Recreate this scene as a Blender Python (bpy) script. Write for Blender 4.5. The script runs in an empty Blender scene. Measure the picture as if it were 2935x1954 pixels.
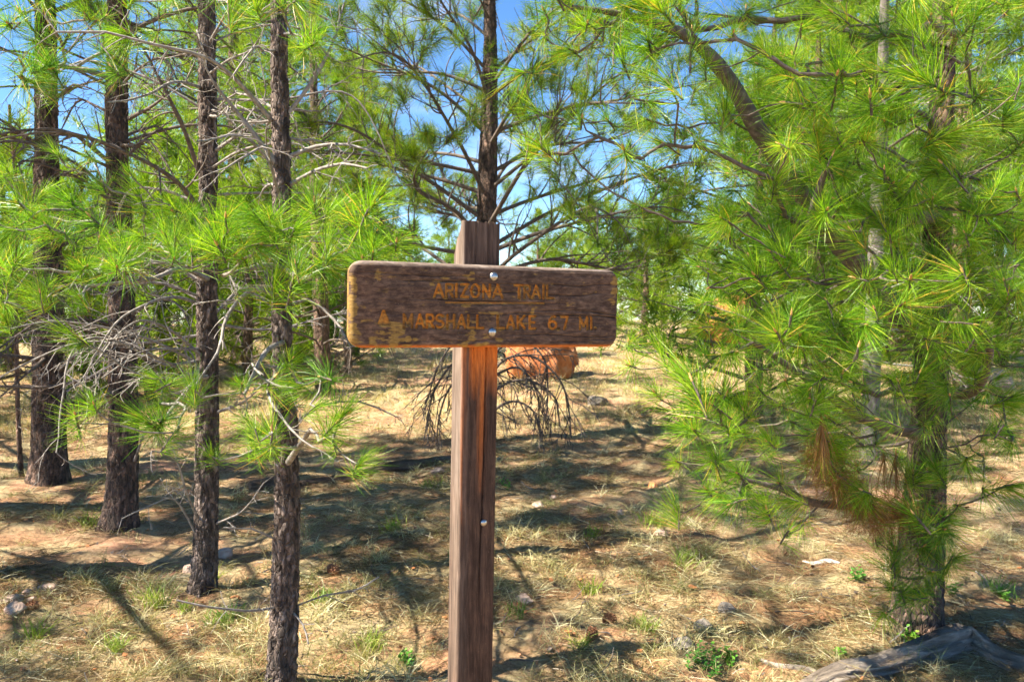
import bpy, math, random
import numpy as np
from mathutils import Vector, Quaternion

random.seed(11)
RNG = np.random.default_rng(11)
R = math.radians
scene = bpy.context.scene
COL = scene.collection

# ------------------------------------------------------------------ camera, sky, sun, exposure
CAM_H, FPX, PITCH = 1.45, 2250.0, R(-2.98)
cam_data = bpy.data.cameras.new('camera')
cam = bpy.data.objects.new('camera', cam_data)
COL.objects.link(cam)
cam.location = (0, 0, CAM_H)
cam.rotation_euler = (R(90) + PITCH, 0, 0)
cam_data.sensor_width = 36.0
cam_data.lens = FPX / 2935.0 * 36.0
cam_data.clip_start = 0.05
cam_data.clip_end = 2000
cam_data.dof.use_dof = True
cam_data.dof.focus_distance = 1.95
cam_data.dof.aperture_fstop = 10.0
scene.camera = cam

SUN_EL = R(50)
az = Vector((-0.965, -0.262, 0)).normalized()
TO_SUN = Vector((az.x * math.cos(SUN_EL), az.y * math.cos(SUN_EL), math.sin(SUN_EL)))
world = bpy.data.worlds.new('World')
scene.world = world
world.use_nodes = True
wn, wl = world.node_tree.nodes, world.node_tree.links
wn.clear()
sky = wn.new('ShaderNodeTexSky')
sky.sky_type = 'NISHITA'
sky.sun_disc = False
sky.sun_elevation = SUN_EL
sky.sun_rotation = math.atan2(az.x, az.y)
sky.altitude = 2200
sky.air_density = 0.85
sky.dust_density = 0.05
sky.ozone_density = 1.0
wtc = wn.new('ShaderNodeTexCoord')
wmap = wn.new('ShaderNodeMapping'); wmap.inputs['Scale'].default_value = (1, 1, 2.6)
wnz = wn.new('ShaderNodeTexNoise'); wnz.inputs['Scale'].default_value = 3.2; wnz.inputs['Detail'].default_value = 7; wnz.inputs['Roughness'].default_value = 0.55
wrp = wn.new('ShaderNodeValToRGB')
wrp.color_ramp.elements[0].position = 0.58; wrp.color_ramp.elements[0].color = (0, 0, 0, 1)
wrp.color_ramp.elements[1].position = 0.80; wrp.color_ramp.elements[1].color = (0.7, 0.7, 0.7, 1)
wmx = wn.new('ShaderNodeMixRGB'); wmx.inputs['Color2'].default_value = (3.6, 3.9, 4.3, 1)
wbg = wn.new('ShaderNodeBackground'); wbg.inputs['Strength'].default_value = 0.08
wout = wn.new('ShaderNodeOutputWorld')
wl.new(wtc.outputs['Generated'], wmap.inputs['Vector'])
wl.new(wmap.outputs['Vector'], wnz.inputs['Vector'])
wl.new(wnz.outputs['Fac'], wrp.inputs['Fac'])
wl.new(wrp.outputs['Color'], wmx.inputs['Fac'])
whs = wn.new('ShaderNodeHueSaturation'); whs.inputs['Saturation'].default_value = 1.22; whs.inputs['Value'].default_value = 0.92
wl.new(sky.outputs['Color'], whs.inputs['Color'])
wl.new(whs.outputs['Color'], wmx.inputs['Color1'])
wl.new(wmx.outputs['Color'], wbg.inputs['Color'])
wl.new(wbg.outputs['Background'], wout.inputs['Surface'])

sun_data = bpy.data.lights.new('sun', 'SUN')
sun_data.energy = 5.0
sun_data.angle = R(0.53)
sun_data.color = (1.0, 0.90, 0.74)
sun = bpy.data.objects.new('sun', sun_data)
COL.objects.link(sun)
sun.rotation_euler = TO_SUN.to_track_quat('Z', 'Y').to_euler()
sun.location = (-20, -6, 25)

scene.view_settings.view_transform = 'Standard'
scene.view_settings.look = 'None'
scene.view_settings.exposure = 2.1
scene.view_settings.gamma = 1.0
scene.render.engine = 'CYCLES'
scene.cycles.max_bounces = 5
scene.cycles.diffuse_bounces = 3
scene.cycles.transmission_bounces = 3
scene.cycles.use_adaptive_sampling = True
scene.cycles.adaptive_threshold = 0.04


# ------------------------------------------------------------------ helpers
def at(px, py, Y):
    """point at world depth Y that lies on the sight line of photograph pixel (px, py)"""
    u, v = (px - 1467.5) / FPX, (977.0 - py) / FPX
    d = np.array([u, math.cos(PITCH) - v * math.sin(PITCH), math.sin(PITCH) + v * math.cos(PITCH)])
    return np.array([0, 0, CAM_H]) + d * (Y / d[1])


def unit(a):
    a = np.asarray(a, float)
    return a / np.maximum(np.linalg.norm(a, axis=-1, keepdims=True), 1e-9)


def hash3(i, j, k, seed):
    h = (i.astype(np.int64) * 374761393 + j.astype(np.int64) * 668265263 + k.astype(np.int64) * 2147483647 + seed * 974634777) & 0xFFFFFFFF
    h = ((h ^ (h >> 13)) * 1274126177) & 0xFFFFFFFF
    h = h ^ (h >> 16)
    return (h & 0xFFFFFF) / float(0xFFFFFF)


def vnoise(p, seed=0):
    p = np.asarray(p, float)
    i = np.floor(p).astype(np.int64)
    f = p - i
    f = f * f * (3 - 2 * f)
    out = 0
    for dx in (0, 1):
        for dy in (0, 1):
            for dz in (0, 1):
                w = (f[..., 0] if dx else 1 - f[..., 0]) * (f[..., 1] if dy else 1 - f[..., 1]) * (f[..., 2] if dz else 1 - f[..., 2])
                out = out + w * hash3(i[..., 0] + dx, i[..., 1] + dy, i[..., 2] + dz, seed)
    return out


def fbm(p, octs=4, seed=0):
    s, a, t = 0, 1.0, 0
    for o in range(octs):
        s = s + a * vnoise(np.asarray(p) * 2 ** o, seed + o * 17)
        t += a
        a *= 0.5
    return s / t


def ground_z(x, y):
    x, y = np.asarray(x, float), np.asarray(y, float)
    z = 0.0 * x
    p = np.stack([x, y, 0 * x], -1)
    z = z + (fbm(p * 0.9, 3, 5) - 0.5) * 0.14 + (fbm(p * 4.5, 3, 9) - 0.5) * 0.10
    z = z + 0.030 * np.clip(y - 7.5, 0, 6) + 0.010 * np.clip(x - 1.5, 0, 12) * np.clip((y - 5) / 8, 0, 2)
    far = np.maximum(0, np.hypot(x, y) - 45)
    z = z - 0.028 * far
    return z


def gz(x, y):
    return float(ground_z(np.array([x]), np.array([y]))[0])


class MB:
    """collects vertices, faces (3 or 4 corners), point attributes and material slots for ONE mesh"""
    def __init__(self):
        self.v, self.f, self.t, self.m, self.n = [], [], [], [], 0

    def add(self, v, f, tint=0.5, mi=0):
        v = np.asarray(v, float).reshape(-1, 3)
        fs = f if isinstance(f, list) else [f]
        for ff in fs:
            ff = np.asarray(ff, np.int64)
            self.f.append(ff + self.n)
            self.m.append(np.full(len(ff), mi, np.int32))
        self.v.append(v)
        self.t.append(np.broadcast_to(np.asarray(tint, float), (len(v),)).copy())
        self.n += len(v)
        return self

    def mesh(self, name, mats, smooth=True, extra=None):
        v = np.concatenate(self.v)
        me = bpy.data.meshes.new(name)
        me.vertices.add(len(v))
        me.vertices.foreach_set('co', v.astype(np.float32).ravel())
        ls, tot, idx = [], [], 0
        flat = []
        for ff in self.f:
            k = ff.shape[1]
            ls.append(idx + np.arange(len(ff)) * k)
            flat.append(ff.ravel())
            idx += ff.size
        flat = np.concatenate(flat).astype(np.int32)
        ls = np.concatenate(ls).astype(np.int32)
        me.loops.add(len(flat))
        me.loops.foreach_set('vertex_index', flat)
        me.polygons.add(len(ls))
        me.polygons.foreach_set('loop_start', ls)
        me.polygons.foreach_set('material_index', np.concatenate(self.m))
        me.polygons.foreach_set('use_smooth', np.full(len(ls), bool(smooth)))
        a = me.attributes.new('tint', 'FLOAT', 'POINT')
        a.data.foreach_set('value', np.concatenate(self.t).astype(np.float32))
        for k, val in (extra or {}).items():
            a = me.attributes.new(k, 'FLOAT', 'POINT')
            a.data.foreach_set('value', np.asarray(val, np.float32).ravel())
        for m in (mats if isinstance(mats, (list, tuple)) else [mats]):
            me.materials.append(m)
        me.update()
        me.validate()
        return me

    def build(self, name, mats, parent=None, smooth=True, extra=None):
        return place(name, self.mesh(name, mats, smooth, extra), parent)


def place(name, me, parent=None, loc=None):
    o = bpy.data.objects.new(name, me)
    COL.objects.link(o)
    if loc is not None:
        o.location = loc
    if parent is not None:
        o.parent = parent
        if loc is None:                      # vertices are in world space: undo the parent's place
            o.matrix_parent_inverse = world_matrix(parent).inverted()
    return o


def world_matrix(o):
    from mathutils import Matrix
    if o.type == 'EMPTY' or o.parent is None:
        return Matrix.LocRotScale(o.location, o.rotation_euler, o.scale)
    return world_matrix(o.parent) @ o.matrix_parent_inverse @ Matrix.LocRotScale(o.location, o.rotation_euler, o.scale)


def tag(o, label, cat=None, group=None, kind=None):
    if label: o['label'] = label
    if cat: o['category'] = cat
    if group: o['group'] = group
    if kind: o['kind'] = kind
    return o


def thing(name, label, cat, loc, group=None):
    o = bpy.data.objects.new(name, None)
    COL.objects.link(o)
    o.location = loc
    o.empty_display_size = 0.1
    return tag(o, label, cat, group)


def tube_arrays(pts, rad, sides=5, cap=False, wob=0.0, seed=0):
    pts = np.asarray(pts, float); rad = np.asarray(rad, float)
    n = len(pts)
    tan = np.gradient(pts, axis=0); tan = unit(tan)
    ref = np.array([0.31, 0.17, 0.93]) if abs(tan[:, 2]).mean() < 0.8 else np.array([0.93, 0.31, 0.12])
    a = unit(np.cross(tan, ref)); b = np.cross(tan, a)
    th = np.linspace(0, 2 * math.pi, sides, endpoint=False)
    ring = a[:, None] * np.cos(th)[None, :, None] + b[:, None] * np.sin(th)[None, :, None]
    rr = rad[:, None] * np.ones((1, sides))
    if wob:
        rr = rr * (1 + wob * (vnoise(pts[:, None] * 30 + ring * 2.0, seed) - 0.5) * 2)
    v = pts[:, None] + ring * rr[:, :, None]
    i = np.arange(n - 1)[:, None] * sides; j = np.arange(sides)[None]; j2 = (j + 1) % sides
    f = np.stack([i + j, i + j2, i + sides + j2, i + sides + j], -1).reshape(-1, 4)
    v = v.reshape(-1, 3)
    fs = [f]
    if cap:
        v = np.concatenate([v, pts[:1] - tan[:1] * rad[0] * 0.15, pts[-1:] + tan[-1:] * rad[-1] * 0.15])
        jj = np.arange(sides)
        fs.append(np.stack([(jj + 1) % sides, jj, np.full(sides, n * sides)], -1))
        o = (n - 1) * sides
        fs.append(np.stack([o + jj, o + (jj + 1) % sides, np.full(sides, n * sides + 1)], -1))
    return v, fs


def catmull(pts, step=0.05):
    P = np.asarray(pts, float)
    P = np.concatenate([[2 * P[0] - P[1]], P, [2 * P[-1] - P[-2]]])
    out = []
    for i in range(1, len(P) - 2):
        L = np.linalg.norm(P[i + 1][:3] - P[i][:3])
        k = max(2, int(L / step))
        t = np.linspace(0, 1, k, endpoint=False)[:, None]
        p0, p1, p2, p3 = P[i - 1], P[i], P[i + 1], P[i + 2]
        out.append(0.5 * ((2 * p1) + (-p0 + p2) * t + (2 * p0 - 5 * p1 + 4 * p2 - p3) * t ** 2 + (-p0 + 3 * p1 - 3 * p2 + p3) * t ** 3))
    out.append(P[-2][None])
    return np.concatenate(out)


def ribbons(base, d, L, w, bend, segs=2, tint=None, rng=RNG):
    """many thin blades at once: base, direction, length, width, bend vectors -> vertices, quads, tint"""
    N = len(base)
    t = np.linspace(0, 1, segs + 1)
    P = base[:, None] + d[:, None] * (L[:, None] * t)[..., None] + bend[:, None] * (L[:, None] * t ** 2)[..., None]
    side = unit(np.cross(d, rng.normal(size=(N, 3))))
    prof = np.where(t < 0.75, 1.0, 1.0 - (t - 0.75) / 0.25 * 0.8)
    off = side[:, None] * (w[:, None] * prof[None])[..., None] * 0.5
    v = np.stack([P - off, P + off], 2)                     # N, segs+1, 2, 3
    k = np.arange(N)[:, None] * (segs + 1) * 2 + np.arange(segs)[None] * 2
    f = np.stack([k, k + 1, k + 3, k + 2], -1).reshape(-1, 4)
    tt = np.repeat(tint if tint is not None else rng.random(N), (segs + 1) * 2)
    return v.reshape(-1, 3), f, tt


def around(axis, ang, rng=RNG):
    """random directions at angle ang from axis (arrays)"""
    r = unit(np.cross(axis, rng.normal(size=axis.shape)))
    return axis * np.cos(ang)[:, None] + r * np.sin(ang)[:, None]


# ------------------------------------------------------------------ materials
def new_mat(name):
    m = bpy.data.materials.new(name)
    m.use_nodes = True
    nt = m.node_tree
    return m, nt, nt.nodes['Principled BSDF']


def node(nt, kind, **kw):
    n = nt.nodes.new(kind)
    for k, v in kw.items():
        if k in n.inputs:
            n.inputs[k].default_value = v
        else:
            setattr(n, k, v)
    return n


def ramp(nt, fac, stops):
    r = nt.nodes.new('ShaderNodeValToRGB')
    e = r.color_ramp.elements
    while len(e) < len(stops):
        e.new(0.5)
    for el, (p, c) in zip(e, stops):
        el.position = p
        el.color = (*c, 1) if len(c) == 3 else c
    if fac is not None:
        nt.links.new(fac, r.inputs['Fac'])
    return r.outputs['Color']


def mix(nt, fac, a, b, mode='MIX'):
    n = nt.nodes.new('ShaderNodeMixRGB')
    n.blend_type = mode
    for s, val in (('Fac', fac), ('Color1', a), ('Color2', b)):
        if isinstance(val, (int, float)):
            n.inputs[s].default_value = val
        elif isinstance(val, tuple):
            n.inputs[s].default_value = (*val, 1) if len(val) == 3 else val
        else:
            nt.links.new(val, n.inputs[s])
    return n.outputs['Color']


def noise(nt, scale, detail=5, vec=None, rough=0.6, mscale=None, dist=0.0):
    tc = nt.nodes.new('ShaderNodeTexCoord')
    mp = nt.nodes.new('ShaderNodeMapping')
    nt.links.new(tc.outputs['Object'] if vec is None else vec, mp.inputs['Vector'])
    if mscale: mp.inputs['Scale'].default_value = mscale
    n = node(nt, 'ShaderNodeTexNoise', Scale=scale, Detail=detail, Roughness=rough, Distortion=dist)
    nt.links.new(mp.outputs['Vector'], n.inputs['Vector'])
    return n.outputs['Fac']


def bump(nt, bsdf, h, strength=0.5, dist=0.01):
    b = node(nt, 'ShaderNodeBump', Strength=strength, Distance=dist)
    nt.links.new(h, b.inputs['Height'])
    nt.links.new(b.outputs['Normal'], bsdf.inputs['Normal'])


def attr(nt, name):
    a = nt.nodes.new('ShaderNodeAttribute')
    a.attribute_name = name
    return a.outputs['Fac']


def needle_material(name, dark, mid, light, dry, dry_from=0.93, trans=0.35):
    m, nt, b = new_mat(name)
    base = ramp(nt, attr(nt, 'tint'), [(0.0, dark), (0.45, mid), (0.88, light), (dry_from + 0.03, dry)])
    oi = nt.nodes.new('ShaderNodeObjectInfo')
    col = mix(nt, 1.0, base, ramp(nt, oi.outputs['Random'], [(0.0, (0.60, 0.78, 0.85)), (0.45, (1, 1, 1)), (1.0, (1.14, 1.14, 0.8))]), 'MULTIPLY')
    nt.links.new(col, b.inputs['Base Color'])
    b.inputs['Roughness'].default_value = 0.36
    b.inputs['Specular IOR Level'].default_value = 0.26
    tr = nt.nodes.new('ShaderNodeBsdfTranslucent')
    tcol = mix(nt, 1.0, col, (1.25, 1.25, 0.6), 'MULTIPLY')
    nt.links.new(tcol, tr.inputs['Color'])
    ms = node(nt, 'ShaderNodeMixShader', Fac=trans)
    nt.links.new(b.outputs[0], ms.inputs[1])
    nt.links.new(tr.outputs[0], ms.inputs[2])
    nt.links.new(ms.outputs[0], nt.nodes['Material Output'].inputs['Surface'])
    return m


NEEDLE = needle_material('pine_needles', (0.034, 0.10, 0.010), (0.125, 0.285, 0.015), (0.37, 0.50, 0.05), (0.50, 0.33, 0.08), trans=0.42)
NEEDLE_FAR = needle_material('far_pine_needles', (0.05, 0.12, 0.012), (0.135, 0.25, 0.016), (0.30, 0.37, 0.03), (0.36, 0.32, 0.05), trans=0.45)
DEAD_NEEDLE = needle_material('dead_pine_needles', (0.09, 0.042, 0.017), (0.19, 0.09, 0.034), (0.31, 0.165, 0.06), (0.4, 0.25, 0.11), trans=0.15)
LITTER = needle_material('fallen_needles', (0.085, 0.042, 0.020), (0.28, 0.135, 0.052), (0.49, 0.295, 0.135), (0.65, 0.49, 0.28), trans=0.12)
STRAW = needle_material('dry_grass_blades', (0.17, 0.18, 0.055), (0.42, 0.35, 0.16), (0.62, 0.54, 0.30), (0.74, 0.67, 0.45), trans=0.25)
GRASS = needle_material('green_grass_blades', (0.13, 0.22, 0.03), (0.23, 0.33, 0.05), (0.36, 0.40, 0.10), (0.46, 0.40, 0.16), trans=0.3)
LEAF = needle_material('weed_leaves', (0.07, 0.20, 0.03), (0.12, 0.29, 0.04), (0.18, 0.36, 0.06), (0.26, 0.36, 0.09), trans=0.3)


def bark_material(name, c0, c1, c2, c3, sc=1.0):
    m, nt, b = new_mat(name)
    n1 = noise(nt, 38 * sc, 6, mscale=(1, 1, 0.35), dist=0.6)
    n2 = noise(nt, 5 * sc, 3, mscale=(1, 1, 0.5))
    tc = nt.nodes.new('ShaderNodeTexCoord')
    mp = nt.nodes.new('ShaderNodeMapping'); mp.inputs['Scale'].default_value = (1, 1, 0.42)
    nt.links.new(tc.outputs['Object'], mp.inputs['Vector'])
    wn_ = node(nt, 'ShaderNodeTexNoise', Scale=30 * sc, Detail=3)
    nt.links.new(mp.outputs['Vector'], wn_.inputs['Vector'])
    wv = node(nt, 'ShaderNodeMixRGB', Fac=0.025)
    wv.blend_type = 'ADD'
    nt.links.new(mp.outputs['Vector'], wv.inputs['Color1']); nt.links.new(wn_.outputs['Color'], wv.inputs['Color2'])
    vo = node(nt, 'ShaderNodeTexVoronoi', Scale=62 * sc, Randomness=1.0)
    nt.links.new(wv.outputs['Color'], vo.inputs['Vector'])
    ve = node(nt, 'ShaderNodeTexVoronoi', Scale=62 * sc, Randomness=1.0, feature='DISTANCE_TO_EDGE')
    nt.links.new(wv.outputs['Color'], ve.inputs['Vector'])
    col = ramp(nt, n1, [(0.28, c0), (0.45, c1), (0.6, c2), (0.75, c3)])
    sep = nt.nodes.new('ShaderNodeSeparateColor')
    nt.links.new(vo.outputs['Color'], sep.inputs['Color'])
    plates = ramp(nt, sep.outputs[0], [(0.0, (0.4, 0.38, 0.36)), (0.5, (1, 0.95, 0.9)), (1.0, (1.75, 1.7, 1.7))])
    col = mix(nt, 0.9, col, plates, 'MULTIPLY')
    col = mix(nt, 0.7, col, ramp(nt, n2, [(0.3, (0.8, 0.8, 0.82)), (0.7, (1.25, 1.15, 1.1))]), 'MULTIPLY')
    plate_h = ramp(nt, ve.outputs['Distance'], [(0.0, (0, 0, 0)), (0.22, (1, 1, 1))])
    hh = mix(nt, 0.45, plate_h, n1)
    nt.links.new(col, b.inputs['Base Color'])
    b.inputs['Roughness'].default_value = 0.9
    bump(nt, b, hh, 1.0, 0.016)
    return m


BARK = bark_material('pine_bark', (0.022, 0.017, 0.014), (0.075, 0.057, 0.047), (0.16, 0.128, 0.11), (0.36, 0.31, 0.28))
BARK_OLD = bark_material('dark_pine_bark', (0.018, 0.014, 0.012), (0.055, 0.040, 0.032), (0.125, 0.082, 0.06), (0.25, 0.18, 0.145), 0.85)
BARK_FAR = bark_material('far_pine_bark', (0.05, 0.033, 0.025), (0.11, 0.075, 0.055), (0.17, 0.11, 0.08), (0.25, 0.18, 0.15), 0.6)


def plain(name, stops, scale, rough=0.85, det=5, mscale=None, bstr=0.4, bdist=0.004, metal=0.0):
    m, nt, b = new_mat(name)
    n = noise(nt, scale, det, mscale=mscale)
    nt.links.new(ramp(nt, n, stops), b.inputs['Base Color'])
    b.inputs['Roughness'].default_value = rough
    b.inputs['Metallic'].default_value = metal
    if bstr: bump(nt, b, n, bstr, bdist)
    return m


TWIG = plain('grey_twig_bark', [(0.3, (0.10, 0.085, 0.07)), (0.55, (0.235, 0.21, 0.19)), (0.75, (0.36, 0.335, 0.31))], 45, 0.85)
TWIG_BROWN = plain('brown_twig_bark', [(0.3, (0.055, 0.042, 0.034)), (0.55, (0.115, 0.088, 0.07)), (0.75, (0.20, 0.16, 0.135))], 45, 0.85)
TWIG_GREY = plain('grey_slender_bark', [(0.3, (0.06, 0.05, 0.042)), (0.55, (0.14, 0.122, 0.105)), (0.75, (0.24, 0.215, 0.19))], 30, 0.9, mscale=(1, 1, 0.4))
BUD = plain('pine_bud', [(0.3, (0.42, 0.20, 0.06)), (0.7, (0.62, 0.36, 0.13))], 220, 0.6)
ROCK_PINK = plain('pink_rock', [(0.3, (0.26, 0.17, 0.13)), (0.55, (0.42, 0.30, 0.24)), (0.75, (0.56, 0.46, 0.39))], 14, 0.9, 7, bstr=0.7, bdist=0.02)
ROCK_RED = plain('red_rock', [(0.3, (0.26, 0.08, 0.03)), (0.52, (0.54, 0.19, 0.065)), (0.72, (0.62, 0.36, 0.22))], 5.5, 0.9, 8, bstr=0.8, bdist=0.05)
ROCK_GREY = plain('grey_rock', [(0.3, (0.09, 0.08, 0.07)), (0.55, (0.18, 0.155, 0.13)), (0.75, (0.3, 0.265, 0.23))], 18, 0.9, 7, bstr=0.7, bdist=0.02)
CONE = plain('pine_cone_scale', [(0.3, (0.16, 0.07, 0.03)), (0.7, (0.36, 0.17, 0.08))], 90, 0.8)
STEEL = plain('galvanised_steel', [(0.35, (0.34, 0.335, 0.32)), (0.65, (0.50, 0.49, 0.47))], 160, 0.32, bstr=0.08, bdist=0.001, metal=1.0)
CHIP = plain('orange_bark_chip', [(0.3, (0.30, 0.11, 0.035)), (0.7, (0.48, 0.21, 0.08))], 60, 0.85)
WHITE_WOOD = plain('bleached_wood', [(0.3, (0.5, 0.46, 0.42)), (0.7, (0.75, 0.72, 0.68))], 40, 0.85, mscale=(1, 6, 6))


def log_material(name, a, b_, c):
    m, nt, b = new_mat(name)
    n = noise(nt, 7, 9, mscale=(0.8, 6, 14), dist=0.5, rough=0.75)
    n2 = noise(nt, 4, 3)
    col = mix(nt, 0.5, ramp(nt, n, [(0.3, a), (0.52, b_), (0.72, c)]), ramp(nt, n2, [(0.35, a), (0.65, c)]))
    nt.links.new(col, b.inputs['Base Color'])
    b.inputs['Roughness'].default_value = 0.9
    bump(nt, b, n, 1.0, 0.03)
    return m


LOG_GREY = log_material('weathered_log_wood', (0.11, 0.085, 0.062), (0.36, 0.29, 0.23), (0.60, 0.52, 0.44))
LOG_BROWN = log_material('rotten_log_wood', (0.075, 0.045, 0.03), (0.19, 0.12, 0.08), (0.33, 0.23, 0.16))


def ground_material():
    m, nt, b = new_mat('forest_floor')
    big = noise(nt, 0.55, 5, rough=0.65)
    mid_ = noise(nt, 3.2, 6, rough=0.65)
    fine = noise(nt, 42, 7, rough=0.75, dist=0.7)
    litter = ramp(nt, fine, [(0.28, (0.08, 0.042, 0.022)), (0.45, (0.21, 0.108, 0.05)), (0.6, (0.36, 0.205, 0.10)), (0.78, (0.50, 0.36, 0.21))])
    straw = ramp(nt, fine, [(0.28, (0.13, 0.09, 0.04)), (0.5, (0.33, 0.265, 0.135)), (0.75, (0.52, 0.44, 0.27))])
    soil = ramp(nt, fine, [(0.3, (0.19, 0.082, 0.043)), (0.55, (0.34, 0.175, 0.11)), (0.75, (0.47, 0.30, 0.21))])
    c = mix(nt, ramp(nt, mid_, [(0.42, (0, 0, 0)), (0.6, (1, 1, 1))]), litter, straw)
    c = mix(nt, ramp(nt, big, [(0.53, (0, 0, 0)), (0.66, (0.85, 0.85, 0.85))]), c, soil)
    nt.links.new(c, b.inputs['Base Color'])
    b.inputs['Roughness'].default_value = 0.95
    bump(nt, b, fine, 0.8, 0.02)
    return m


GROUND = ground_material()


def wood_material(name, along, tone):
    """weathered brown stain; 'paint' attribute = mustard paint left on, 'fresh' = orange unweathered wood, 'pale' = silvered grey"""
    m, nt, b = new_mat(name)
    ms = {'x': (1.0, 14, 14), 'z': (14, 14, 1.0)}[along]
    g = noise(nt, 7.0, 9, mscale=ms, rough=0.7, dist=0.35)
    g2 = noise(nt, 34, 6, mscale=tuple(s * (0.5 if s > 1 else 1) for s in ms), rough=0.7)
    blot = noise(nt, 11, 5, rough=0.6)
    speck = noise(nt, 420, 2, rough=0.5)
    wood = ramp(nt, g, [(0.25, (0.014, 0.009, 0.0075)), (0.45, (0.042, 0.029, 0.024)), (0.6, (0.085, 0.062, 0.051)), (0.8, (0.17, 0.13, 0.11))])
    wood = mix(nt, 0.7, wood, ramp(nt, g2, [(0.3, (0.6, 0.57, 0.56)), (0.55, (1, 1, 1)), (0.75, (1.5, 1.42, 1.36))]), 'MULTIPLY')
    wood = mix(nt, 0.8, wood, ramp(nt, blot, [(0.3, (0.6, 0.6, 0.62)), (0.5, (1, 1, 1)), (0.72, (1.5, 1.4, 1.32))]), 'MULTIPLY')
    wood = mix(nt, ramp(nt, speck, [(0.70, (0, 0, 0)), (0.76, (0.5, 0.5, 0.5))]), wood, (0.33, 0.26, 0.21))
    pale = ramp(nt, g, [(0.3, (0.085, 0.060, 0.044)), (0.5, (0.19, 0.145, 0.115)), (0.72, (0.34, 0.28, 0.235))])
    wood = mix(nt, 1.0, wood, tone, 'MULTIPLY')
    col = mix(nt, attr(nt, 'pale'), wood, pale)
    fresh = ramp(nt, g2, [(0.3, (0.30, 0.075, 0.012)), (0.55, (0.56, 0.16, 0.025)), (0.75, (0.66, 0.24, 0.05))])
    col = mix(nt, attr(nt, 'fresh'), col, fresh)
    pcol = ramp(nt, g2, [(0.3, (0.14, 0.080, 0.018)), (0.5, (0.27, 0.16, 0.036)), (0.72, (0.38, 0.25, 0.075))])
    col = mix(nt, attr(nt, 'paint'), col, pcol)
    ocol = ramp(nt, g2, [(0.3, (0.32, 0.095, 0.014)), (0.5, (0.58, 0.21, 0.03)), (0.72, (0.66, 0.33, 0.06))])
    col = mix(nt, attr(nt, 'rout'), col, ocol)
    nt.links.new(col, b.inputs['Base Color'])
    b.inputs['Roughness'].default_value = 0.78
    b.inputs['Specular IOR Level'].default_value = 0.25
    bump(nt, b, g, 0.55, 0.003)
    return m


BOARD_WOOD = wood_material('weathered_board_wood', 'x', (1.50, 1.28, 1.03))
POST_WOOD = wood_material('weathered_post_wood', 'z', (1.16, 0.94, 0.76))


# ------------------------------------------------------------------ ground
def build_ground():
    n = 330
    s = np.linspace(-1, 1, n)
    xs = np.sign(s) * (np.abs(s) * 5.0 + 295 * np.abs(s) ** 7)
    t = np.linspace(0, 1, n)
    ys = 0.4 + 9.5 * t + 360 * t ** 8
    ys = np.concatenate([[-60, -20, -6, -2, -0.6], ys])
    X, Y = np.meshgrid(xs, ys)
    Z = ground_z(X, Y)
    v = np.stack([X, Y, Z], -1).reshape(-1, 3)
    w = len(xs)
    i, j = np.meshgrid(np.arange(len(ys) - 1), np.arange(w - 1), indexing='ij')
    k = i * w + j
    f = np.stack([k, k + 1, k + w + 1, k + w], -1).reshape(-1, 4)
    o = MB().add(v, f).build('ground', GROUND)
    tag(o, 'forest floor of dry needles, straw coloured grass and reddish soil', kind='structure')


build_ground()


# ------------------------------------------------------------------ the trail sign
YAW = R(22.3)
LEAN = R(1.1)
W, H, TH = 0.662, 0.190, 0.040
BC = at(1414, 878, 1.815)                                   # middle of the board's front face
ex = np.array([math.cos(YAW), math.sin(YAW), 0.0])
en = np.array([math.sin(YAW), -math.cos(YAW), 0.0])          # front normal
ez = np.array([0, 0, 1.0])
ex, ez = ex * math.cos(LEAN) - ez * math.sin(LEAN), ez * math.cos(LEAN) + ex * math.sin(LEAN)


def board_uv(px, py):
    o = np.array([0, 0, CAM_H]); d = at(px, py, 1.0) - o
    s = np.dot(BC - o, en) / np.dot(d, en)
    q = o + d * s - BC
    return np.array([np.dot(q, ex), np.dot(q, ez)])


def zoom_uv(zx, zy):                                          # positions read off an enlarged view of the board
    return board_uv(980 + zx / 2.872, 600 + zy / 2.872)


# routed stroke letters in a box 0..1 x 0..1
def arc(cx, cy, rx, ry, a0, a1, n=14):
    a = np.linspace(R(a0), R(a1), n)
    return [(cx + rx * math.cos(q), cy + ry * math.sin(q)) for q in a]


GLYPH = {
    'A': [[(0, 0), (.5, 1), (1, 0)], [(.2, .3), (.8, .3)]],
    'R': [[(0, 0), (0, 1), (.6, 1)] + arc(.6, .74, .38, .26, 90, -90) + [(0, .48)], [(.45, .48), (1, 0)]],
    'I': [[(.5, 0), (.5, 1)]],
    'Z': [[(0, 1), (1, 1), (0, 0), (1, 0)]],
    'O': [arc(.5, .5, .5, .5, 0, 360, 28)],
    'N': [[(0, 0), (0, 1), (1, 0), (1, 1)]],
    'T': [[(0, 1), (1, 1)], [(.5, 1), (.5, 0)]],
    'L': [[(0, 1), (0, 0), (1, 0)]],
    'M': [[(0, 0), (0, 1), (.5, .2), (1, 1), (1, 0)]],
    'S': [arc(.5, .76, .45, .24, 30, 270) + arc(.5, .26, .48, .26, 90, -150)],
    'H': [[(0, 0), (0, 1)], [(1, 0), (1, 1)], [(0, .5), (1, .5)]],
    'K': [[(0, 0), (0, 1)], [(1, 1), (0, .42)], [(.3, .58), (1, 0)]],
    'E': [[(1, 1), (0, 1), (0, 0), (1, 0)], [(0, .5), (.8, .5)]],
    '6': [arc(.75, .5, .75, .5, 80, 180, 10) + arc(.5, .3, .5, .3, 180, 540, 26)],
    '7': [[(0, 1), (1, 1), (.45, 0)]],
    '.': [[(.5, .02), (.5, .06)]],
}


def line_y(x, x0, y0, x1, y1):
    return y0 + (y1 - y0) * (x - x0) / (x1 - x0)


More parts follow.
